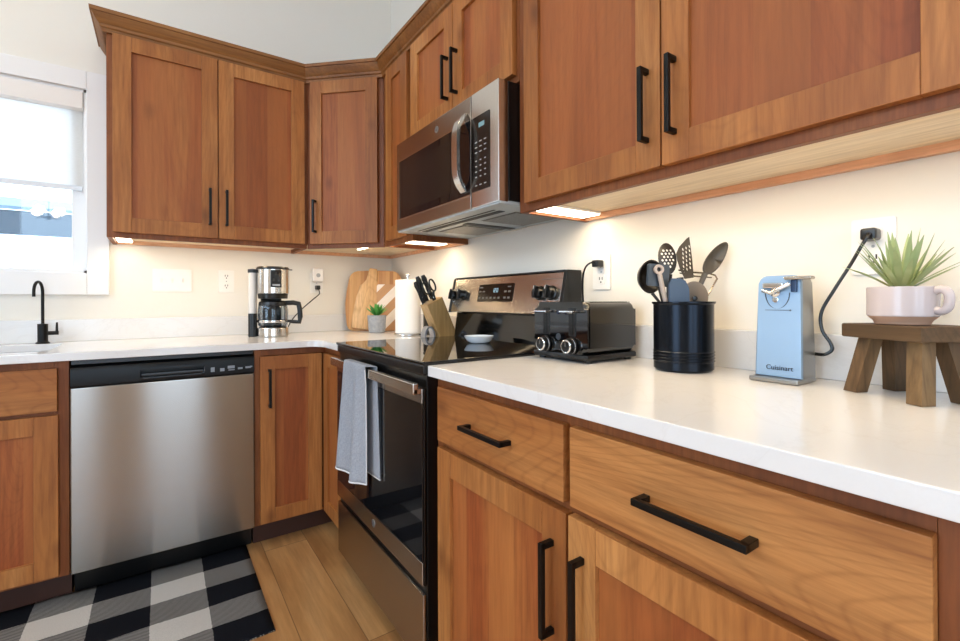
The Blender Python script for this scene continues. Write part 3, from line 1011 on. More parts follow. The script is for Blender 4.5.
for ry, n_, ww in ((.222, 3, .018), (.205, 3, .018), (.188, 3, .018), (.160, 3, .012), (.142, 3, .012), (.124, 3, .012), (.106, 3, .012), (.078, 3, .017)):
    for k in range(n_):
        xx = .634 + k * .026
        b.box(xx - ww * .36, xx + ww * .36, -.0417, -.041, ry - .0016, ry + .0016)
b.build('key_markings', plain('key_print', '#a19e98', 0.5), kp)
BASEM = plain('painted_grey_metal', '#b9c1c4', 0.35, 0.35)
b = MB(); b.box(.002, MWW - .002, -.034, .340, 0.0, .0118, .002); bt = b.build('bottom_plate', BASEM, r)
t = NT('grease_mesh')
vo = t.n('ShaderNodeTexVoronoi', ins={'Vector': coords(t, (260, 260, 1), 0), 'Scale': 1.0}).outputs['Distance']
t.set(Base_Color=t.mix(vo, S('#3a3a38'), S('#9d9a94')), Metallic=0.8, Roughness=0.4)
MESHM = t.m
for fx in (.14, .47):
    b = MB(); b.box(fx, fx + .20, .10, .30, -.003, -.0002, .001); b.box(fx - .004, fx + .204, .096, .304, -.0012, -.0001); b.build('grease_filter', [MESHM], bt)
b = MB(); b.box(.10, .66, .035, .06, -.0016, -.0002); b.box(.10, .66, .012, .02, -.0012, -.0002).box(.36, .40, .08, .32, -.002, -.0002)
b.build('vent_slots', plain('slot_black', '#111111', .5), bt)
b = MB(); b.prism(rrect(.30, .455, .318, .336, .004), -.003, -.0002); b.build('lamp_lens', plain('lens_grey', '#c8ccce', .2), bt)

# ------------------------------------------------------------------ under-cabinet LED strips, plus added glow bars for bright underside patches
LEDM = emit('led_diffuser', (1.0, 0.86, 0.66), 9.0)


def led(label, x0, x1, y0, y1, z, axis, power=1.0):
    cx, cy = (x0 + x1) / 2, (y0 + y1) / 2
    r = thing('under_cabinet_light', label, 'light', (cx, cy, z), 0, 'under-cabinet lights')
    b = MB(r); b.box(x0, x1, y0, y1, z, z + .0085, .001); b.build('housing', WHITE_PL, r)
    b = MB(r); b.box(x0 + .003, x1 - .003, y0 + .003, y1 - .003, z - .003, z - .0001, .001); b.build('diffuser', LEDM, r)
    L = max(x1 - x0, y1 - y0)
    area('led_glow', (0, 0, -.005), (0, 0, 0), x1 - x0, y1 - y0, LED_W * L * power, LED_COL, parent=r) if power else None
    return r


ZL = UB + .0095
led('warm strip light under the two-door cabinet beside the window', -1.42, -.64, -.282, -.262, ZL, 0, .6)
led('warm strip light under the narrow cabinet left of the microwave', -.282, -.262, -.91, -.63, ZL, 1)
led('warm strip light under the widest upper cabinet', -.282, -.262, -2.72, -1.725, ZL, 1)
led('glow bar added for the bright spot at the left end under the two-door cabinet by the window', -1.425, -1.365, -.258, -.05, ZL, 1, 0)  # added emitter, only makes the bright spot on the underside
led('glow bar added for the brightly lit underside of the narrow cabinet', -.262, -.06, -.83, -.75, ZL, 0, .5)  # added emitter standing in for the strongly lit underside
led('warm light bar under the angled corner cabinet', -.36, -.335, -.53, -.34, ZL, 1)
led('glow bar added for the bright patch at the left end under the widest upper cabinet', -.262, -.04, -1.80, -1.718, ZL, 1, .4)  # added glowing panel in place of the overexposed underside patch

# ceiling lamps; those away from the sink are unseen, added to light the room
CANM = emit('lamp_lens', (1.0, 0.90, 0.76), 14.0)
for i, (cx, cy, lb) in enumerate(((-2.2, -.75, 'recessed ceiling lamp above the sink'), (-1.35, -1.7, 'unseen recessed ceiling lamp added above the rug'), (-1.35, -3.6, 'unseen recessed ceiling lamp added behind the viewer, right'), (-3.2, -2.4, 'unseen recessed ceiling lamp added near the patio door'), (-3.0, -4.4, 'unseen recessed ceiling lamp added at the far back of the room'))):
    r = thing('ceiling_light', lb, 'light', (cx, cy, CEIL_Z), 0, 'recessed ceiling lamps')
    b = MB(); b.lathe([(.085, -.006), (.085, -.0005), (.06, -.0005), (.06, -.004)], n=32, closed=True); b.build('trim_ring', WHITE_PL, r)
    b = MB(); b.lathe([(0, -.003), (.06, -.003), (.06, -.0005), (0, -.0005)], n=32); b.build('lens', CANM, r)
    l = bpy.data.lights.new('lamp', 'AREA'); l.shape = 'DISK'; l.size = .12; l.energy = CAN_W; l.color = CAN_COL; l.spread = R(150)
    lo = bpy.data.objects.new('lamp', l); lo.location = (0, 0, -.008); lo.parent = r; COL.objects.link(lo)

# bulb chandelier over the dining side of the room (it mirrors in the window)
r = thing('chandelier', 'small black chandelier with four round bulbs hanging behind the viewer', 'chandelier', (-2.22, -3.5, 1.98))
b = MB(); b.lathe([(.05, CEIL_Z - 1.98 - .0005), (.05, CEIL_Z - 1.98 - .02), (.006, CEIL_Z - 1.98 - .025), (.006, .02), (.02, .015), (.02, -.02), (0, -.022)], n=24); b.build('stem', BLACK_METAL, r)
BULB = emit('bulb_glow', (1.0, 0.88, 0.72), 40.0)
for k in range(4):
    a_ = pi / 2 * k + .5
    e_ = Vector((.11 * cos(a_), .11 * sin(a_), 0))
    b = MB(); b.tube([(0, 0, 0), e_, e_ + Vector((0, 0, .02))], .005, 8); ar = b.build('arm', BLACK_METAL, r)
    b = MB(); b.lathe([(0, .02)] + [(.045 * sin(R(q)), .064 - .045 * cos(R(q))) for q in range(15, 180, 15)] + [(0, .109)], tuple(e_), 20); b.build('bulb', BULB, ar)

# ------------------------------------------------------------------ wall plates
def outlet(label, loc, rz):
    r = thing('wall_outlet', label, 'outlet', loc, rz, 'wall outlets')
    b = MB(); b.prism(rrect(-.0375, .0375, -.06, .06, .004), -.006, -.0005, 'xz', 0, .0015); b.build('cover_plate', WHITE_PL, r)
    for s_ in (-1, 1):
        b = MB(); b.prism(rrect(-.017, .017, s_ * .0265 - .016, s_ * .0265 + .016, .008), -.0085, -.0055, 'xz', 0, .0008); o = b.build('receptacle', WHITE_PL, r)
        b = MB()
        b.box(-.0075, -.0045, -.0089, -.0083, s_ * .0265 - .001, s_ * .0265 + .009).box(.0045, .0075, -.0089, -.0083, s_ * .0265 - .001, s_ * .0265 + .009)
        b.lathe([(.003, 0), (.003, .0005)], n=12, T=Matrix.Translation((0, -.0084, s_ * .0265 - .0085)) @ Matrix.Rotation(R(90), 4, 'X'))
        b.build('slots', SLOT, o)
    b = MB(); b.lathe([(.003, 0), (.003, .001), (0, .0014)], n=12, T=Matrix.Translation((0, -.006, 0)) @ Matrix.Rotation(R(90), 4, 'X')); b.build('screw', GREY_MARK, r)
    return r


outlet('empty white wall outlet between the switch plate and the coffee maker', (-.964, 0, 1.205), 0)
outlet('white wall outlet right of the coffee maker with an adapter plugged in', (-.487, 0, 1.205), 0)
outlet('white wall outlet above the toaster', (0, -1.771, 1.192), RZ)
outlet('white wall outlet behind the spiky plant', (0, -2.507, 1.207), RZ)
r = thing('switch_plate', 'white three-gang switch plate on the wall between window and outlet', 'switch', (-1.2075, 0, 1.205))
b = MB(); b.prism(rrect(-.083, .083, -.0575, .0575, .004), -.006, -.0005, 'xz', 0, .0015); b.build('cover_plate', WHITE_PL, r)
for k in (-1, 0, 1):
    b = MB()
    b.box(k * .046 - .005, k * .046 + .005, -.0075, -.0055, -.012, .012, .001)
    b.box(k * .046 - .0035, k * .046 + .0035, -.016, -.006, -.004 + .004 * (k == 0), .006, .0015)
    b.build('toggle', plain('toggle_white', '#ebe7e0', 0.35), r)

# plug-in adapter
r = thing('plug_adapter', 'white plug-in adapter in the outlet right of the coffee maker', 'adapter', (-.487, -.009, 1.25))
b = MB(r); b.box(-.519, -.455, -.045, -.0092, 1.212, 1.292, .008, seg=3); b.build('body', plain('adapter_white', '#f0edea', .3), r)
b = MB(r); b.lathe([(.012, 0), (.012, .001), (.009, .0015), (0, .0015)], n=20, T=Matrix.Translation((-.487, -.045, 1.25)) @ Matrix.Rotation(R(90), 4, 'X')); b.build('button', GREY_MARK, r)


def curve_pts(P, n=10):
    P = [Vector(p) for p in P]
    P = [P[0] * 2 - P[1]] + P + [P[-1] * 2 - P[-2]]
    out = []
    for i in range(1, len(P) - 2):
        for k in range(n):
            t_ = k / n
            a_, b_, c_, d_ = P[i - 1:i + 3]
            out.append(0.5 * ((2 * b_) + (-a_ + c_) * t_ + (2 * a_ - 5 * b_ + 4 * c_ - d_) * t_ * t_ + (-a_ + 3 * b_ - 3 * c_ + d_) * t_ ** 3))
    out.append(P[-2])
    return out


# ------------------------------------------------------------------ coffee maker
r = cm = thing('coffee_maker', 'stainless and black drip coffee maker on the counter below the outlet', 'coffee maker', (-.775, -.25, CT))
b = MB(); b.lathe([(0, .001), (.074, .001), (.077, .004), (.077, .042), (.074, .046), (0, .046)], n=40); b.build('base', STEEL_L, r)
b = MB(); b.lathe([(0, .0465), (.066, .0465), (.066, .0505), (0, .0505)], n=36); b.build('warming_plate', BLACK_PL, r)
b = MB(); b.prism(arc(0, 0, .078, 50, 130, 10) + [(-.05, .045), (.05, .045)], .02, .225, 'xy'); b.build('column', BLACK_PL, r)
b = MB(); b.lathe([(0, .222), (.076, .222), (.078, .224), (.078, .345), (0, .345)], n=40); b.build('brew_head', STEEL_L, r)
b = MB(); b.lathe([(0, .196), (.070, .196), (.073, .2215), (0, .2215)], n=36); b.build('filter_basket', BLACK_PL, r)
b = MB(); b.lathe([(0, .3455), (.080, .3455), (.080, .353), (.074, .360), (0, .362)], n=40); b.box(.07, .094, -.012, .006, .346, .351, .002); b.build('lid', BLACK_PL, r)
av = R(-118)
T = Matrix.Translation((.079 * cos(av + R(28)), .079 * sin(av + R(28)), .295)) @ Matrix.Rotation(av + R(28) + R(90), 4, 'Z')
b = MB(); b.box(-.026, .026, -.004, .006, -.042, .046, .002, T=T); pnl = b.build('control_panel', BLACK_GL, r)
for q in ((-.018, .018, -.035, -.026), (-.004, .004, .02, .034), (-.016, -.008, -.012, .002), (.008, .016, -.012, .002)):
    b = MB(); b.box(q[0], q[1], -.0048, -.004, q[2], q[3], T=T); b.build('button', GREY_MARK if q[3] < 0 else SLOT, pnl)
b = MB(); b.lathe([(0, .001), (.020, .001), (.021, .004), (.021, .12), (.0, .12)], (-.094, .018, 0), 24); b.build('tank_base', BLACK_PL, r)
t_w = plain('frosted_tank', '#d9d3cc', 0.25)
b = MB(); b.lathe([(0, .1205), (.020, .1205), (.020, .328), (0, .328)], (-.094, .018, 0), 24); b.build('water_tank', t_w, r)
b = MB(); b.lathe([(0, .3285), (.0225, .3285), (.0225, .346), (0, .35)], (-.094, .018, 0), 24); b.box(-.09, -.04, .008, .028, .332, .344); b.build('tank_cap', BLACK_PL, r)

r = thing('coffee_carafe', 'glass coffee carafe with black handle sitting in the coffee maker', 'carafe', (-.775, -.25, CT + .0508))
b = MB()
pf = [(0, .0005), (.062, .0005), (.070, .006), (.0735, .03), (.0735, .085), (.068, .112), (.061, .122)]
b.lathe(pf + [(x - .002, z) for x, z in pf[::-1][:-1]] + [(0, .0025)], n=40); b.build('glass_body', CARAFE_GL, r)
b = MB(); b.lathe([(.0745, .022), (.0757, .024), (.0757, .032), (.0745, .034)], n=40, closed=True); b.build('steel_band', CHROME, r)
b = MB(); b.lathe([(.0665, .108), (.069, .110), (.066, .128), (.056, .1345), (0, .137), (0, .1225), (.062, .1225)], n=40); b.build('lid', BLACK_PL, r)
hv = Vector((cos(R(-24)), sin(R(-24)), 0))
b = MB()
pp = [(.06, .122), (.10, .124), (.126, .118), (.132, .09), (.134, .05), (.130, .022), (.10, .024), (.074, .028)]
b.tube([hv * a_ + Vector((0, 0, c_)) for a_, c_ in pp], [.012, .013, .014, .013, .013, .012, .010, .007], 12, flat=1.0)
b.build('handle', BLACK_PL, r)
co = curve_pts([(-.487, -.045, 1.172), (-.487, -.065, 1.150), (-.497, -.09, 1.135), (-.54, -.10, 1.10), (-.604, -.11, 1.045), (-.655, -.125, .99), (-.685, -.14, .935), (-.688, -.16, .918)])
r = thing('power_cord', 'black cord running from the outlet down behind the coffee carafe', 'cord', (-.487, -.009, 1.18))
b = MB(r); b.tube(co, .0032, 8); b.build('cable', BLACK_PL, r)
b = MB(r); b.box(-.499, -.475, -.048, -.0092, 1.165, 1.190, .004); b.build('plug', BLACK_PL, r)

# ------------------------------------------------------------------ cutting boards in the corner
def stripes(name, cols, wdt, rot):
    t = NT(name)
    tc = t.n('ShaderNodeTexCoord')
    mp = t.n('ShaderNodeMapping', ins={'Vector': tc.outputs['Object'], 'Rotation': (0, rot, 0)})
    sx = t.n('ShaderNodeSeparateXYZ', ins={0: mp.outputs[0]})
    idx = t.math('FLOOR', t.math('DIVIDE', sx.outputs[0], wdt))
    wn = t.n('ShaderNodeTexWhiteNoise', noise_dimensions='1D', ins={'W': idx}).outputs[0]
    if len(cols) == 2:
        f = t.math('MODULO', t.math('ABSOLUTE', idx), 2.0)
    else: f = wn
    c = t.ramp(f, [(i / (len(cols) - 1), S(h)) for i, h in enumerate(cols)])
    g = t.n('ShaderNodeTexNoise', ins={'Vector': t.n('ShaderNodeMapping', ins={'Vector': mp.outputs[0], 'Scale': (120, 120, 6)}).outputs[0], 'Scale': 1.0, 'Detail': 3.0}).outputs[0]
    c = t.mix(t.math('MULTIPLY', g, 0.3), c, S('#8a5a30'))
    t.set(Base_Color=c, Roughness=0.45)
    return t.m


BA = R(-30)
r = thing('cutting_board', 'large rounded cutting board of vertical wood strips, rearmost in the corner', 'cutting board', (-.183, -.162, CT), BA, 'cutting boards in the corner')
Tl = Matrix.Rotation(R(-6), 4, 'X')
pl = arc(.095, .31, .058, 5, 84, 8) + [(0, .372)] + arc(-.095, .31, .058, 96, 175, 8) + [(-.165, .24), (-.171, .17), (-.168, .10)] + arc(-.120, .04, .04, 190, 270, 6) + arc(.120, .04, .04, 270, 350, 6) + [(.168, .10), (.171, .17), (.165, .24)]
pl = [(x * 1.04, z) for x, z in pl]
b = MB(T=Tl); b.prism(pl, -.009, .009, 'xz', 0, .004); b.build('board', stripes('strip_board', ['#a9713a', '#c58d4f', '#d6a566', '#b77c43'], .022, 0), r)
r = thing('cutting_board', 'pale paddle-shaped cutting board leaning with its handle up', 'cutting board', (-.250, -.150, CT), R(-28), 'cutting boards in the corner')
Tl = Matrix.Rotation(R(-6.5), 4, 'X') @ Matrix.Rotation(R(8), 4, 'Y')
b = MB(T=Tl)
b.prism([(-.075, .012), (.07, .012), (.076, .1), (.073, .2), (.065, .275), (.042, .292), (.030, .31), (.028, .376), (.022, .388), (-.018, .388), (-.024, .376), (-.026, .31), (-.038, .292), (-.062, .275), (-.072, .2), (-.078, .1)], -.008, .008, 'xz', 0, .004)
b.build('board', wood('maple_board', base=S('#dcb07a'), dark=S('#c4925a'), light=S('#e8c496'), axis=2, rough=.5, lines=.3, coat=0), r)
r = thing('cutting_board', 'small cutting board with diagonal white and brown stripes beside the paper towel', 'cutting board', (-.095, -.255, CT), R(-24), 'cutting boards in the corner')
Tl = Matrix.Rotation(R(-8), 4, 'X')
b = MB(T=Tl); b.prism(rrect(-.105, .066, .002, .285, .012), -.007, .007, 'xz', 0, .003)
b.build('board', stripes('diagonal_board', ['#efe4d8', '#b98a5c'], .048, R(-45)), r)

# little succulent
r = thing('potted_succulent', 'small green succulent in a grey ribbed pot in front of the cutting boards', 'plant', (-.235, -.325, CT))
t = NT('grey_concrete_pot')
wv = t.n('ShaderNodeTexNoise', ins={'Vector': coords(t, (1, 1, 1), 0), 'Scale': 60.0, 'Detail': 4.0}).outputs[0]
t.set(Base_Color=t.mix(wv, S('#7f8287'), S('#b3b5b8')), Roughness=.85); t.bump(wv, .4, .003)
b = MB()
b.lathe([(0, .001), (.043, .001), (.046, .004), (.049, .03), (.0495, .031), (.0505, .06), (.053, .095), (.053, .1), (.048, .1), (.046, .086), (0, .086)], n=36); b.build('pot', t.m, r)
b = MB(); b.lathe([(0, .0865), (.0455, .0865), (.04, .089), (0, .091)], n=24); b.build('soil', plain('dark_soil', '#2d2219', .95), r)


def leaf(b, base, az, el, L, w_, curl=0.3, th=.12, n=7, mat=0):
    pts, rs = [], []
    d = Vector((cos(az), sin(az), 0))
    p = Vector(base)
    e = el
    for k in range(n + 1):
        s = k / n
        pts.append(p.copy())
        rs.append(max(w_ * (0.55 + 1.1 * s) * (1 - s ** 2.2) if s < 1 else .0004, .0004))
        p = p + (d * cos(e) + Vector((0, 0, sin(e)))) * (L / n)
        e -= curl / n
    b.tube(pts, rs, 8, mat, flat=th, upv=(-d.x * sin(el), -d.y * sin(el), cos(el)))


GREEN = plain('succulent_green', '#3f8a3a', .4, Subsurface_Weight=0.0)
GREEN2 = plain('succulent_tip', '#57a04a', .4)
for ring, (n_, el, L) in enumerate(((9, 45, .085), (7, 62, .085), (5, 78, .075))):
    for k in range(n_):
        b = MB(); leaf(b, (0, 0, .090 + .003 * ring), 2 * pi * (k + .37 * ring) / n_ + .2, R(el + random.uniform(-6, 6)), L, .0105, .15, .3)
        b.build('leaf', GREEN if k % 2 else GREEN2, r)

# paper towel
PTX, PTY = -.190, -.638
r = thing('paper_towel_holder', 'chrome paper towel holder with round base, left of the knife block', 'paper towel holder', (PTX, PTY, CT))
b = MB(); b.lathe([(0, .001), (.072, .001), (.074, .003), (.074, .009), (.070, .012), (0, .012)], n=40); b.build('base', CHROME, r)
b = MB(); b.lathe([(0, .0125), (.006, .0125), (.006, .305), (.011, .308), (.011, .318), (.009, .322), (0, .323)], n=20); b.build('post', CHROME, r)
r = thing('paper_towel_roll', 'full white paper towel roll standing on its chrome holder', 'paper towel', (PTX, PTY, CT + .0125))
t = NT('paper')
v = coords(t, (1, 1, 1), 0)
nz = t.n('ShaderNodeTexNoise', ins={'Vector': v, 'Scale': 140.0, 'Detail': 2.0}).outputs[0]
t.set(Base_Color=S('#f1efec'), Roughness=.95); t.bump(nz, .3, .002)
b = MB(); b.lathe([(.02, .0005), (.064, .0005), (.066, .002), (.066, .276), (.064, .278), (.02, .278)], n=48, closed=True); b.build('roll', t.m, r)
b = MB(); b.lathe([(.0185, .0005), (.0198, .0005), (.0198, .2785), (.0185, .2785)], n=32, closed=True); b.build('core', plain('cardboard', '#b59a78', .9), r)

r = thing('canister', 'dark grey square canister between paper towel and knife block', 'canister', (-.065, -.69, CT))
b = MB(); b.box(-.042, .042, -.042, .042, .001, .112, .004); b.build('body', plain('charcoal_enamel', '#3b3936', .45), r)
b = MB(); b.box(-.043, .043, -.043, .043, .1125, .128, .004); b.build('lid', plain('charcoal_lid', '#35332f', .45), r)

# knife block (leans towards the room)
KY0, KY1 = -.885, -.808
BL = wood('ash_block', base=S('#b99562'), dark=S('#a07c4a'), light=S('#ccab7a'), axis=2, rough=.45, lines=.12, coat=.05)
r = thing('knife_block', 'slanted pale wood knife block at the left edge of the range', 'knife block', (-.11, (KY0 + KY1) / 2, CT))
kp_ = [(-.150, CT + .001), (-.048, CT + .001), (-.050, CT + .02), (-.138, 1.113), (-.222, 1.073), (-.176, .975)]
b = MB(r); b.prism([(-.136, CT + .001), (-.034, CT + .001), (-.124, 1.114), (-.208, 1.074)], KY0, KY1, 'xz', 0, .003); b.build('block', BL, r)
b = MB(r)
pa = [(-.182 + .030 * cos(R(a_)), .9155 + .056 * sin(R(a_))) for a_ in range(0, 181, 15)]
pb = [(-.182 + .021 * cos(R(a_)), .9155 + .047 * sin(R(a_))) for a_ in range(180, -1, -15)]
b.prism(pa + pb, KY0 + .02, KY1 - .015, 'xz'); b.build('arched_foot', plain('satin_metal', '#a9adb6', .3, .8), r)
ax = Vector((-.136 + .045, 0, 1.112 - CT)).normalized()      # slant direction (up the block)
tp = Vector((-.178, 0, 1.092))


def knife(label, s, y, L, wdt):
    p = Vector((-.208 + (.084) * s, y, 1.074 + .040 * s)) + ax * .0005
    r = thing('kitchen_knife', label, 'knife', tuple(p), 0, 'knives in the block')
    b = MB()
    pts = [ax * .006, ax * .03, ax * (L * .55), ax * (L * .85), ax * L]
    b.tube(pts, [wdt * .8, wdt, wdt * .85, wdt * 1.1, wdt * .7], 10, flat=.6, upv=(0, 1, 0)); h = b.build('handle', BLACK_PL, r)
    b = MB(); b.tube([ax * .0, ax * .006], wdt * .95, 10, flat=.65, upv=(0, 1, 0)); b.build('bolster', CHROME, r)
    b = MB()
    for q in (.3, .6):
        c0 = ax * (L * q)
        for sg in (-1, 1):
            b.lathe([(.0022, 0), (.0022, .0006), (0, .0008)], n=10, T=Matrix.Translation(c0 + Vector((0, sg * wdt * .58, 0))) @ Matrix.Rotation(R(-90 * sg), 4, 'X'))
    b.build('rivets', CHROME, h)


knife('black-handled knife lowest at the front of the knife block', .14, -.832, .118, .0122)
knife('black-handled knife second from the front of the knife block', .40, -.824, .135, .0132)
knife('black-handled knife at the rear of the block beside the scissors', .70, -.830, .130, .0132)
p = Vector((-.208 + .084 * .62, -.862, 1.074 + .04 * .62)) + ax * .001
r = thing('kitchen_scissors', 'black-handled kitchen scissors standing in the knife block', 'scissors', tuple(p), 0)
pr_ = Vector((ax.z, 0, -ax.x))
for sg in (-1, 1):
    b = MB()
    c0 = ax * .070 + pr_ * (sg * .020)
    ov = [c0 + ax * (.030 * cos(k * pi / 9)) + pr_ * (.014 * sin(k * pi / 9)) for k in range(19)]
    b.tube([ax * .0 + pr_ * (sg * .004), ax * .025 + pr_ * (sg * .006), ax * .042 + pr_ * (sg * .014)], .006, 10)
    b.tube(ov, .0045, 8); b.build('finger_loop', BLACK_PL, r)
b = MB(); b.lathe([(.006, 0), (.006, .014), (0, .015)], n=16, T=Matrix.Translation(ax * .018 + Vector((0, .007, 0))) @ Matrix.Rotation(R(90), 4, 'X')); b.build('pivot', CHROME, r)

# spoon rest on the cooktop
r = thing('spoon_rest', 'small white oval spoon rest on the black cooktop', 'spoon rest', (-.205, -1.315, .926), R(-40))
b = MB()
b.lathe([(0, .0005), (.038, .0005), (.050, .009), (.060, .028), (.0575, .0285), (.048, .011), (.036, .0055), (0, .005)], n=40, sx=1.0, sy=.8); b.build('dish', plain('white_ceramic', '#e3e8ee', .15), r)

# ------------------------------------------------------------------ toaster (front faces the room, -x)
TX0, TX1, TY0, TY1 = -.272, -.058, -1.952, -1.722
r = thing('toaster', 'glossy black four-slice toaster with two dials, right of the range', 'toaster', (TX0, TY1, CT), RZ)
TWd, TD, TH = TY1 - TY0, TX1 - TX0, .176
TB = plain('toaster_black', '#030304', .05, Coat_Weight=0.6, Coat_Roughness=0.03)
b = MB()
sect = rrect(.004, TWd - .004, .022, TH, .022, 6)
sect = [(x, z) for x, z in sect]
b.prism(sect, .0, TD, 'xz', 0, .016, 4)
body = b.build('body', TB, r)
b = MB(); b.box(.001, TWd - .001, -.004, TD + .001, .008, .025, .005)
for fx in (.02, TWd - .02):
    for fy in (.02, TD - .02): b.lathe([(.011, 0.0005), (.011, .009)], (fx, fy, 0), 14)
b.build('base', BLACK_PL, r)
b = MB()
for k in range(2):
    for j in range(2):
        xc = .030 + k * .105 + j * .045
        b.box(xc - .006 + .012, xc + .026, .035, TD - .03, TH - .004, TH + .0004)
b.build('bread_slots', plain('slot_void', '#030303', .7), r)
b = MB(); b.box(.018, TWd - .018, .028, TD - .022, TH - .002, TH + .0002); b.build('top_plate', plain('toaster_top', '#3b3936', .22, .9), r)
for k, xc in enumerate((.060, .168)):
    b = MB(); b.box(xc - .014, xc + .014, -.0025, .003, .075, .158, .002); b.box(xc - .003, xc + .003, -.0032, -.002, .08, .155); b.build('lever_track', plain('track_black', '#050505', .25), r)
    b = MB(); b.box(xc - .027, xc + .027, -.030, -.003, .143, .151, .003); b.build('lever', CHROME, r)
    T = Matrix.Translation((xc - .004, -.001, .047)) @ Matrix.Rotation(R(90), 4, 'X')
    b = MB(); b.lathe([(0, 0), (.025, 0), (.025, .006), (.021, .008), (.019, .022), (.017, .024), (0, .024)], n=32, T=T); kn = b.build('dial', BLACK_PL, r)
    b = MB()
    b.lathe([(.0195, .018), (.0202, .0225), (.0175, .0246), (.0160, .0243)], n=32, T=T, closed=True); b.lathe([(.0225, .0062), (.024, .0066), (.0235, .0072)], n=32, T=T, closed=True)
    b.box(-.001, .001, 0, .012, .0238, .0246, T=T); b.build('dial_ring', CHROME, kn)
for xc in (.096, .128):
    b = MB(); b.lathe([(.006, 0), (.006, .003), (0, .004)], n=16, T=Matrix.Translation((xc + .018, -.001, .145)) @ Matrix.Rotation(R(90), 4, 'X')); b.build('button', plain('button_blue_black', '#1b2740', .2), r)
b = MB(); b.lathe([(.0, 0), (.010, 0), (.010, .001), (0, .0012)], n=20, T=Matrix.Translation((.112, -.0005, .072)) @ Matrix.Rotation(R(90), 4, 'X')); b.build('badge', plain('badge', '#4d5157', .3, .7), r)

co = curve_pts([(-.034, -1.776, 1.222), (-.05, -1.762, 1.222), (-.058, -1.745, 1.205), (-.052, -1.728, 1.165), (-.044, -1.722, 1.10), (-.042, -1.728, 1.03), (-.046, -1.745, .96), (-.056, -1.77, .945)])
r = thing('power_cord', 'black cord from the outlet above the toaster down behind it', 'cord', (-.009, -1.771, 1.218))
b = MB(r); b.tube(co, .0032, 8); b.build('cable', BLACK_PL, r)
b = MB(r); b.box(-.040, -.0092, -1.785, -1.757, 1.208, 1.232, .004); b.build('plug', BLACK_PL, r)

# ------------------------------------------------------------------ utensil crock
KX, KYc, KR = -.146, -2.158, .072
r = thing('utensil_crock', 'tall black metal utensil crock with ribs near its base', 'crock', (KX, KYc, CT))
t = NT('crock_black'); t.set(Base_Color=S('#1a1f27'), Metallic=.8, Roughness=.24)
b = MB()
pf = [(0, .001), (KR - .005, .001), (KR, .006), (KR, .020)]
for k in range(4):
    z = .024 + k * .0075
    pf += [(KR, z), (KR + .0018, z + .0018), (KR + .0018, z + .0035), (KR, z + .0052)]
pf += [(KR, .168), (KR + .004, .172), (KR + .004, .176), (KR - .002, .176), (KR - .003, .17), (KR - .003, .008), (0, .006)]
b.lathe(pf, n=56); b.build('body', t.m, r)

NYL = plain('black_nylon', '#211d1b', .35)
NYG = plain('grey_nylon', '#4a4238', .38)
VR = Vector((cos(yaw), -sin(yaw), 0))      # across the crock, as one faces it from the room
VF = Vector((sin(yaw), cos(yaw), 0))
KB = Vector((KX, KYc, CT))


def K(a_, z, d=0.0): return VR * a_ + VF * d + Vector((0, 0, z))


def utensil(name, label, cat):
    return thing(name, label, cat, tuple(KB + Vector((0, 0, .0075))), 0, 'utensils in the black crock')


def blade(b, outline, c, tilt, th, thick=.003, mat=0, holes=(), lean=0.0, bulge=0.0, ry=None):
    """flat head given as (across, along) outline about c; tilt in the view plane, lean about the across axis"""
    M_ = Matrix((VR, VF, Vector((0, 0, 1)))).transposed().to_4x4()
    T = Matrix.Translation(Vector(c) - Vector((0, 0, .0075))) @ M_ @ Matrix.Rotation(-tilt, 4, 'Y') @ Matrix.Rotation(lean, 4, 'X') @ Matrix.Rotation(th, 4, 'Z')
    if not holes:
        b.prism(outline, -thick / 2, thick / 2, 'xz', mat, min(.001, thick * .3), T=T)
        return
    bm = bmesh.new()
    es = []
    for pts in [outline] + [[(hx + hw * cos(2 * pi * k / 10), hz + hh * sin(2 * pi * k / 10)) for k in range(10)] for hx, hz, hw, hh in holes]:
        vs = [bm.verts.new((p[0], -thick / 2, p[1])) for p in pts]
        es += [bm.edges.new((vs[i], vs[(i + 1) % len(vs)])) for i in range(len(vs))]
    bmesh.ops.triangle_fill(bm, use_beauty=True, use_dissolve=False, edges=es)
    r_ = bmesh.ops.extrude_face_region(bm, geom=bm.faces[:])
    for v in [g_ for g_ in r_['geom'] if isinstance(g_, bmesh.types.BMVert)]: v.co.y = thick / 2
    if bulge:
        for v in bm.verts: v.co.y += bulge * (v.co.x ** 2 + (v.co.z) ** 2 * .4)
    mp = {v: b.bm.verts.new(T @ v.co) for v in bm.verts}
    for f in bm.faces:
        try:
            nf = b.bm.faces.new([mp[v] for v in f.verts]); nf.material_index = mat; nf.smooth = True
        except ValueError: pass
    bm.free()


def ell(a_, c_, n=24, pw=1.0): return [(a_ * cos(2 * pi * k / n), c_ * sin(2 * pi * k / n)) for k in range(n)]


zo = -.0075
# ladle (left)
r = utensil('ladle', 'black nylon ladle leaning out at the left of the crock', 'ladle')
b = MB()
M_ = Matrix((VR, VF, Vector((0, 0, 1)))).transposed().to_4x4()
T = Matrix.Translation(K(-.084, .241 + zo, .005)) @ M_ @ Matrix.Rotation(R(8), 4, 'Y') @ Matrix.Rotation(R(90), 4, 'X') @ Matrix.Rotation(R(18), 4, 'Y')
b.lathe([(0, -.026), (.018, -.023), (.030, -.012), (.036, .0), (.038, .006), (.0355, .006), (.033, .0), (.027, -.010), (.016, -.020), (0, -.0225)], n=36, T=T, sy=1.15)
b.build('bowl', NYL, r)
b = MB(); b.tube([K(-.078, .198 + zo, .005), K(-.058, .172 + zo, .002), K(-.03, .1 + zo, 0), K(.0, .012 + zo, 0)], [.007, .006, .006, .006], 10, flat=.6); b.build('handle', NYL, r)
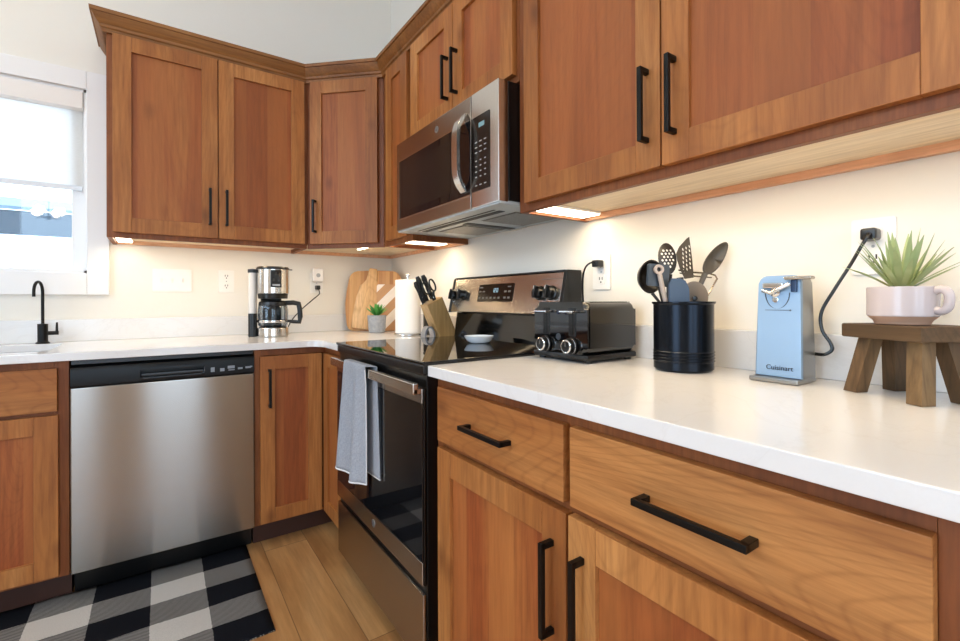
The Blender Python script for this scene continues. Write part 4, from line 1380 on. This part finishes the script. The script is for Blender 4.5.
# slotted spoon
r = utensil('slotted_spoon', 'black spoon with round holes, upright behind the ladle', 'spoon')
b = MB()
hs = []
for rw in range(-3, 4):
    for cc_ in range(-2, 3):
        hx = cc_ * .0098 + (.0049 if rw % 2 else 0); hz = rw * .0088 + .004
        if (hx / .019) ** 2 + (hz / .034) ** 2 < .8: hs.append((hx, hz, .0034, .0034))
blade(b, ell(.025, .043), K(-.024, .291, .035), R(2), R(4), .0025, holes=hs, lean=R(-8), bulge=6.0)
b.build('bowl', NYL, r)
b = MB(); b.tube([K(-.020, .248 + zo, .035), K(-.026, .17 + zo, .03), K(-.02, .012 + zo, .025)], [.008, .006, .006], 10, flat=.6); b.build('handle', NYL, r)
# slotted turner
r = utensil('slotted_turner', 'dark angled turner with slots, in the middle of the crock', 'spatula')
b = MB()
ol = [(-.016, -.052), (.014, -.052), (.024, .0), (.032, .060), (.022, .056), (-.010, .036), (-.026, .018), (-.027, 0), (-.024, -.025)]
hs = []
for k in range(6):
    for j in range(3):
        hs.append((-.014 + j * .0125 + k * .0028, -.030 + k * .0115 + j * .003, .0034, .0048))
blade(b, ol, K(.026, .289, .045), R(10), R(22), .0025, holes=hs, lean=R(-6))
b.build('blade', NYG, r)
b = MB(); b.tube([K(.012, .240 + zo, .045), K(.014, .17 + zo, .04), K(.005, .012 + zo, .03)], [.010, .006, .006], 10, flat=.6); b.build('handle', NYL, r)
# solid spoon (right)
r = utensil('solid_spoon', 'brown-grey solid spoon leaning far out to the right', 'spoon')
b = MB()
T = Matrix.Translation(K(.096, .290 + zo, .02)) @ M_ @ Matrix.Rotation(R(36), 4, 'Y') @ Matrix.Rotation(R(8), 4, 'Z')
nU, nV = 20, 12
def spn(u, v):
    a_ = u * 2 * pi; rr = v
    x = .021 * rr * cos(a_); z = .050 * rr * sin(a_)
    y = -.010 * (1 - rr * rr) * -1
    return T @ Vector((x * (1 - .18 * z / .05), y, z))
b.surf(spn, 32, 10); o = b.build('bowl', NYG, r, 80, recalc=False)
mo = o.modifiers.new('thickness', 'SOLIDIFY'); mo.thickness = .003; mo.offset = 0
b = MB(); b.tube([K(.067, .250 + zo, .02), K(.053, .215 + zo, .02), K(.040, .17 + zo, .02), K(.01, .012 + zo, .01)], [.008, .0065, .006, .006], 10, flat=.7); b.build('handle', NYG, r)
# blue-grey spatula
r = utensil('spatula', 'blue-grey silicone spatula standing low at the front left of the crock', 'spatula')
b = MB(); blade(b, [(-.021, -.034), (.030, -.034), (.026, .008), (.016, .026), (.002, .031), (-.018, .030), (-.024, .015)], K(-.031, .203, -.041), R(-3), 0, .010)
b.build('blade', plain('slate_silicone', '#33455c', .4), r)
b = MB(); b.tube([K(-.026, .172 + zo, -.041), K(-.015, .012 + zo, -.035)], .006, 10); b.build('handle', plain('slate_handle', '#33455c', .4), r)
# peeler with ring
r = utensil('vegetable_peeler', 'beige-handled tool with a ring end at the front left of the crock', 'kitchen tool')
b = MB(); b.tube([K(-.072, .245 + zo, -.03), K(-.064, .205 + zo, -.03), K(-.054, .172 + zo, -.026), K(-.03, .012 + zo, -.02)], [.006, .0062, .006, .005], 10)
T = Matrix.Translation(K(-.074, .257 + zo, -.03)) @ M_ @ Matrix.Rotation(R(90), 4, 'X')
b.lathe([(.0058, -.004), (.012, -.004), (.0128, 0), (.012, .004), (.0058, .004)], n=28, T=T, closed=True)
b.build('handle', plain('beige_plastic', '#a89a90', .4), r)
# slate turner behind the ring
r = utensil('silicone_brush', 'flat grey-blue square-headed brush behind the ring-ended tool', 'brush')
b = MB(); blade(b, rrect(-.028, .030, -.030, .026, .004), K(-.072, .245, -.017), R(-4), R(10), .008); b.build('head', plain('grey_blue_silicone', '#3c4651', .45), r)
b = MB(); b.tube([K(-.068, .215 + zo, -.017), K(-.055, .17 + zo, -.012), K(-.02, .012 + zo, 0)], .005, 10); b.build('handle', NYL, r)
# pizza wheel
r = utensil('pizza_cutter', 'steel pizza cutter wheel showing above the crock rim', 'pizza cutter')
b = MB()
T = Matrix.Translation(K(.020, .187 + zo, -.02)) @ M_ @ Matrix.Rotation(R(12), 4, 'Z') @ Matrix.Rotation(R(90), 4, 'X')
b.lathe([(0, -.0008), (.038, -.0008), (.0405, 0), (.038, .0008), (0, .0008)], n=48, T=T); b.build('wheel', plain('wheel_steel', '#9a8f86', .3, 1.0), r)
b = MB(); b.lathe([(0, 0), (.007, 0), (.006, .004), (0, .005)], n=20, T=Matrix.Translation(K(.020, .184 + zo, -.0215)) @ M_ @ Matrix.Rotation(R(90), 4, 'X')); b.tube([K(.02, .175 + zo, -.024), K(.015, .05 + zo, -.01), K(.012, .012 + zo, -.01)], [.004, .008, .008], 10); b.build('handle', BLACK_PL, r)
# can tongs wires
r = utensil('wire_masher', 'thin bent steel wire masher behind the solid spoon', 'masher')
b = MB()
WIRE = plain('steel_wire', '#9d958c', .25, .9)
b.tube([K(.018, .262 + zo, .068), K(.05, .256 + zo, .066), K(.095, .252 + zo, .055), K(.106, .246 + zo, .045), K(.104, .236 + zo, .03), K(.062, .178 + zo, .012), K(.045, .02 + zo, .01)], .0024, 8)
b.tube([K(.022, .254 + zo, .070), K(.06, .245 + zo, .064), K(.099, .240 + zo, .048)], [.0035, .005, .0035], 8, flat=.5)
b.build('frame', WIRE, r)

# ------------------------------------------------------------------ can opener
r = co_ = thing('can_opener', 'pale blue metallic electric can opener with a black logo, on the counter', 'can opener', (-.115, -2.3815, CT), RZ)
# local: x to the right (-y), y into wall ; origin centre
CB_ = plain('ice_blue_metallic', '#93aec9', .42, .55)
CS_ = plain('satin_nickel', '#9c9a96', .3, .9)
yF = -.040
b = MB()
ol = [(-.046, .012), (.046, .012), (.0405, .21)] + [(x, z) for x, z in arc(.026, .218, .0145, 0, 90, 6)] + arc(-.026, .2165, .016, 90, 180, 6)
T = Matrix.Identity(4); T[1][2] = .055      # front leans back a little
b.prism(ol, yF, yF + .012, 'xz', 0, .003, T=T); b.build('front_panel', CB_, r)
b = MB(); T2 = Matrix.Identity(4); T2[1][2] = .055
b.prism([(x * .985, z - .0005) for x, z in ol], yF + .0122, .040, 'xz', 0, .004, T=None)
bm_ = b.bm
for v in bm_.verts:
    if v.co.y < 0: v.co.y += .055 * v.co.z
    else: v.co.y -= .02 * v.co.z
b.build('housing', CS_, r)
b = MB(); b.box(-.052, .045, -.055, .040, .0008, .0115, .003); b.build('base', CS_, r)
yT = lambda z: yF + .055 * z
b = MB(); b.tube([(-.03 + .027 + .024 * cos(R(a_)), yT(.185) - .0003, .195 + .035 * sin(R(a_))) for a_ in range(180, 361, 12)], .0011, 8); b.build('recess_line', plain('line_dark', '#3d454d', .4), r)
b = MB(); b.box(-.027, .022, yT(.157) - .0008, yT(.157) + .001, .1565, .1578); b.lathe([(.002, 0), (.002, .001), (0, .0012)], n=10, T=Matrix.Translation((.023, yT(.157) - .0003, .157)) @ Matrix.Rotation(R(90), 4, 'X')); b.build('slot_line', plain('line_dark2', '#5a646c', .4), r)
b = MB()
T = Matrix.Translation((-.006, yT(.2), .196)) @ Matrix.Rotation(R(90), 4, 'X')
b.lathe([(0, 0), (.010, 0), (.010, .006), (.005, .009), (.004, .014), (0, .014)], n=24, T=T)
b.box(-.030, .012, yT(.21) - .012, yT(.21), .205, .217, .003).tube([(-.03, yT(.2) - .006, .20), (-.012, yT(.2) - .012, .194), (.008, yT(.2) - .012, .205), (.024, yT(.21) - .008, .214)], .0045, 10)
b.lathe([(0, 0), (.006, 0), (.006, .003), (0, .004)], n=18, T=Matrix.Translation((-.006, yT(.178), .180)) @ Matrix.Rotation(R(90), 4, 'X'))
b.build('cutting_mechanism', CHROME, r)
b = MB(); b.box(.024, .036, yT(.2) - .006, yT(.2) + .001, .196, .222, .002); b.build('latch', plain('latch_blue', '#243c5e', .25), r)
b = MB(); b.box(.014, .066, yT(.22) - .016, yT(.22) + .006, .222, .2295, .003); b.build('lever', plain('lever_nickel', '#b8b2a6', .22, 1.0), r)
text('lettering', 'Cuisinart', .0145, plain('logo_black', '#10151c', .5), r, (.004, yT(.032) - .0012, .032), (R(90) - .055, 0, 0))

co = curve_pts([(-.040, -2.507, 1.230), (-.056, -2.512, 1.226), (-.060, -2.500, 1.200), (-.055, -2.482, 1.167), (-.055, -2.453, 1.114), (-.055, -2.430, 1.066), (-.055, -2.431, 1.027), (-.057, -2.447, .999), (-.060, -2.450, .984), (-.065, -2.438, .974), (-.076, -2.4235, .975)])
r = thing('power_cord', 'black cord looping from the outlet by the plant to the can opener', 'cord', (-.009, -2.507, 1.235))
b = MB(r); b.tube(co, .0036, 8); b.build('cable', BLACK_PL, r)
b = MB(r); b.box(-.044, -.0092, -2.522, -2.494, 1.218, 1.243, .005); b.build('plug', BLACK_PL, r)

# ------------------------------------------------------------------ little riser stool and planter
SX, SY = -.1325, -2.5875
SA = math.atan2(-.87, -.492)          # long axis (towards the viewer)
RW_ = wood('weathered_wood', base=S('#6b5136'), dark=S('#46331f'), light=S('#876b47'), axis=0, rough=.65, lines=.3, coat=0)
RWL = wood('weathered_leg', base=S('#6b5136'), dark=S('#46331f'), light=S('#876b47'), axis=2, rough=.65, lines=.3, coat=0)
r = thing('riser_stool', 'miniature dark wooden riser stool with four legs under the planter', 'stool', (SX, SY, CT), SA, )
HA, HB_ = .076, .058
b = MB(); b.box(-HA, HA, -HB_, HB_, .107, .1335, .003); b.build('top', RW_, r)
for sx_ in (-1, 1):
    for sy_ in (-1, 1):
        b = MB()
        fx, fy = sx_ * .061, sy_ * .0425
        txx, tyy = sx_ * .046, sy_ * .024
        hw = .013
        b.prism([(-hw, -hw), (hw, -hw), (hw, hw), (-hw, hw)], 0, 1, 'xy')
        for v in b.bm.verts:
            k = v.co.z
            v.co.x = v.co.x + fx + (txx - fx) * k; v.co.y = v.co.y + fy + (tyy - fy) * k; v.co.z = .001 + .1055 * k
        b.build('leg', RWL, r)
CUPZ = CT + .134
r = thing('planter_cup', 'blush ceramic cup with handle used as a planter on the small stool', 'planter', (SX - .001, SY + .006, CUPZ), math.atan2(-.953, -.303))
t = NT('blush_glaze')
t.set(Base_Color=S('#beb3b4'), Roughness=.18)
b = MB(); b.lathe([(0, .015), (.049, .015), (.0505, .017), (.0505, .066), (.0495, .0685), (.0465, .0685), (.0460, .064), (.0460, .019), (0, .019)], n=48); b.build('bowl', t.m, r)
b = MB(); b.lathe([(0, .0008), (.039, .0008), (.0395, .003), (.0415, .007), (.0495, .0148), (0, .0148)], n=48); b.build('foot', plain('bare_clay', '#c19a80', .7), r)
b = MB(); b.tube(curve_pts([(.0495, 0, .060), (.058, 0, .063), (.067, 0, .057), (.069, 0, .044), (.066, 0, .031), (.058, 0, .025), (.0495, 0, .027)], 5), .0065, 12, flat=1.1); b.build('handle', t.m, r)
b = MB(); b.lathe([(0, .060), (.0455, .060), (.0455, .0625), (0, .0655)], n=32); b.build('soil', plain('planter_filler', '#b89d78', .95), r)
r = thing('spiky_plant', 'spiky pale green air plant growing in the ceramic cup', 'plant', (SX - .001, SY + .006, CUPZ + .0632))
t = NT('pale_leaf')
nz = t.n('ShaderNodeTexNoise', ins={'Vector': coords(t, (60, 60, 10)), 'Scale': 1.0}).outputs[0]
t.set(Base_Color=t.mix(nz, S('#85975f'), S('#aab88a')), Roughness=.45)
LEAF = t.m
random.seed(11)
spec = [(-88, 1, .115), (100, 62, .12), (95, 75, .125)]
for k in range(36):
    a_ = 2 * pi * k / 36 * 5.0 + random.uniform(-.25, .25)
    el = R(random.choice((34, 44, 55, 66, 78)) + random.uniform(-5, 5))
    L = random.uniform(.085, .118)
    b = MB(); leaf(b, (.010 * cos(a_), .010 * sin(a_), .0), a_, el, L, random.uniform(.0052, .0072), random.uniform(-.1, .35), .22, 8)
    b.build('leaf', LEAF, r)
b = MB(); leaf(b, (.01, 0, .0), math.atan2(VR.y, VR.x), R(28), .13, .0020, .1, .5, 8); b.build('leaf', LEAF, r)

# ------------------------------------------------------------------ rug
r_ = MB()
RZr = 0.0
rx, ry = -.935, -1.19
def rugp(u, v):
    x = -1.62 * u; y = .65 * v
    z = .0035 + .0012 * sin(x * 23) * sin(y * 17)
    return (x, y, z)
r_.surf(rugp, 60, 30)
o = r_.build('rug', rug_mat(), None, 80, recalc=False)
mo = o.modifiers.new('thickness', 'SOLIDIFY'); mo.thickness = .005; mo.offset = 1
o.location = (-.944, -1.19, 0.0008); o.rotation_euler = (0, 0, RZr)
tag(o, 'black, grey and white buffalo check rug on the wood floor before the dishwasher', 'rug')
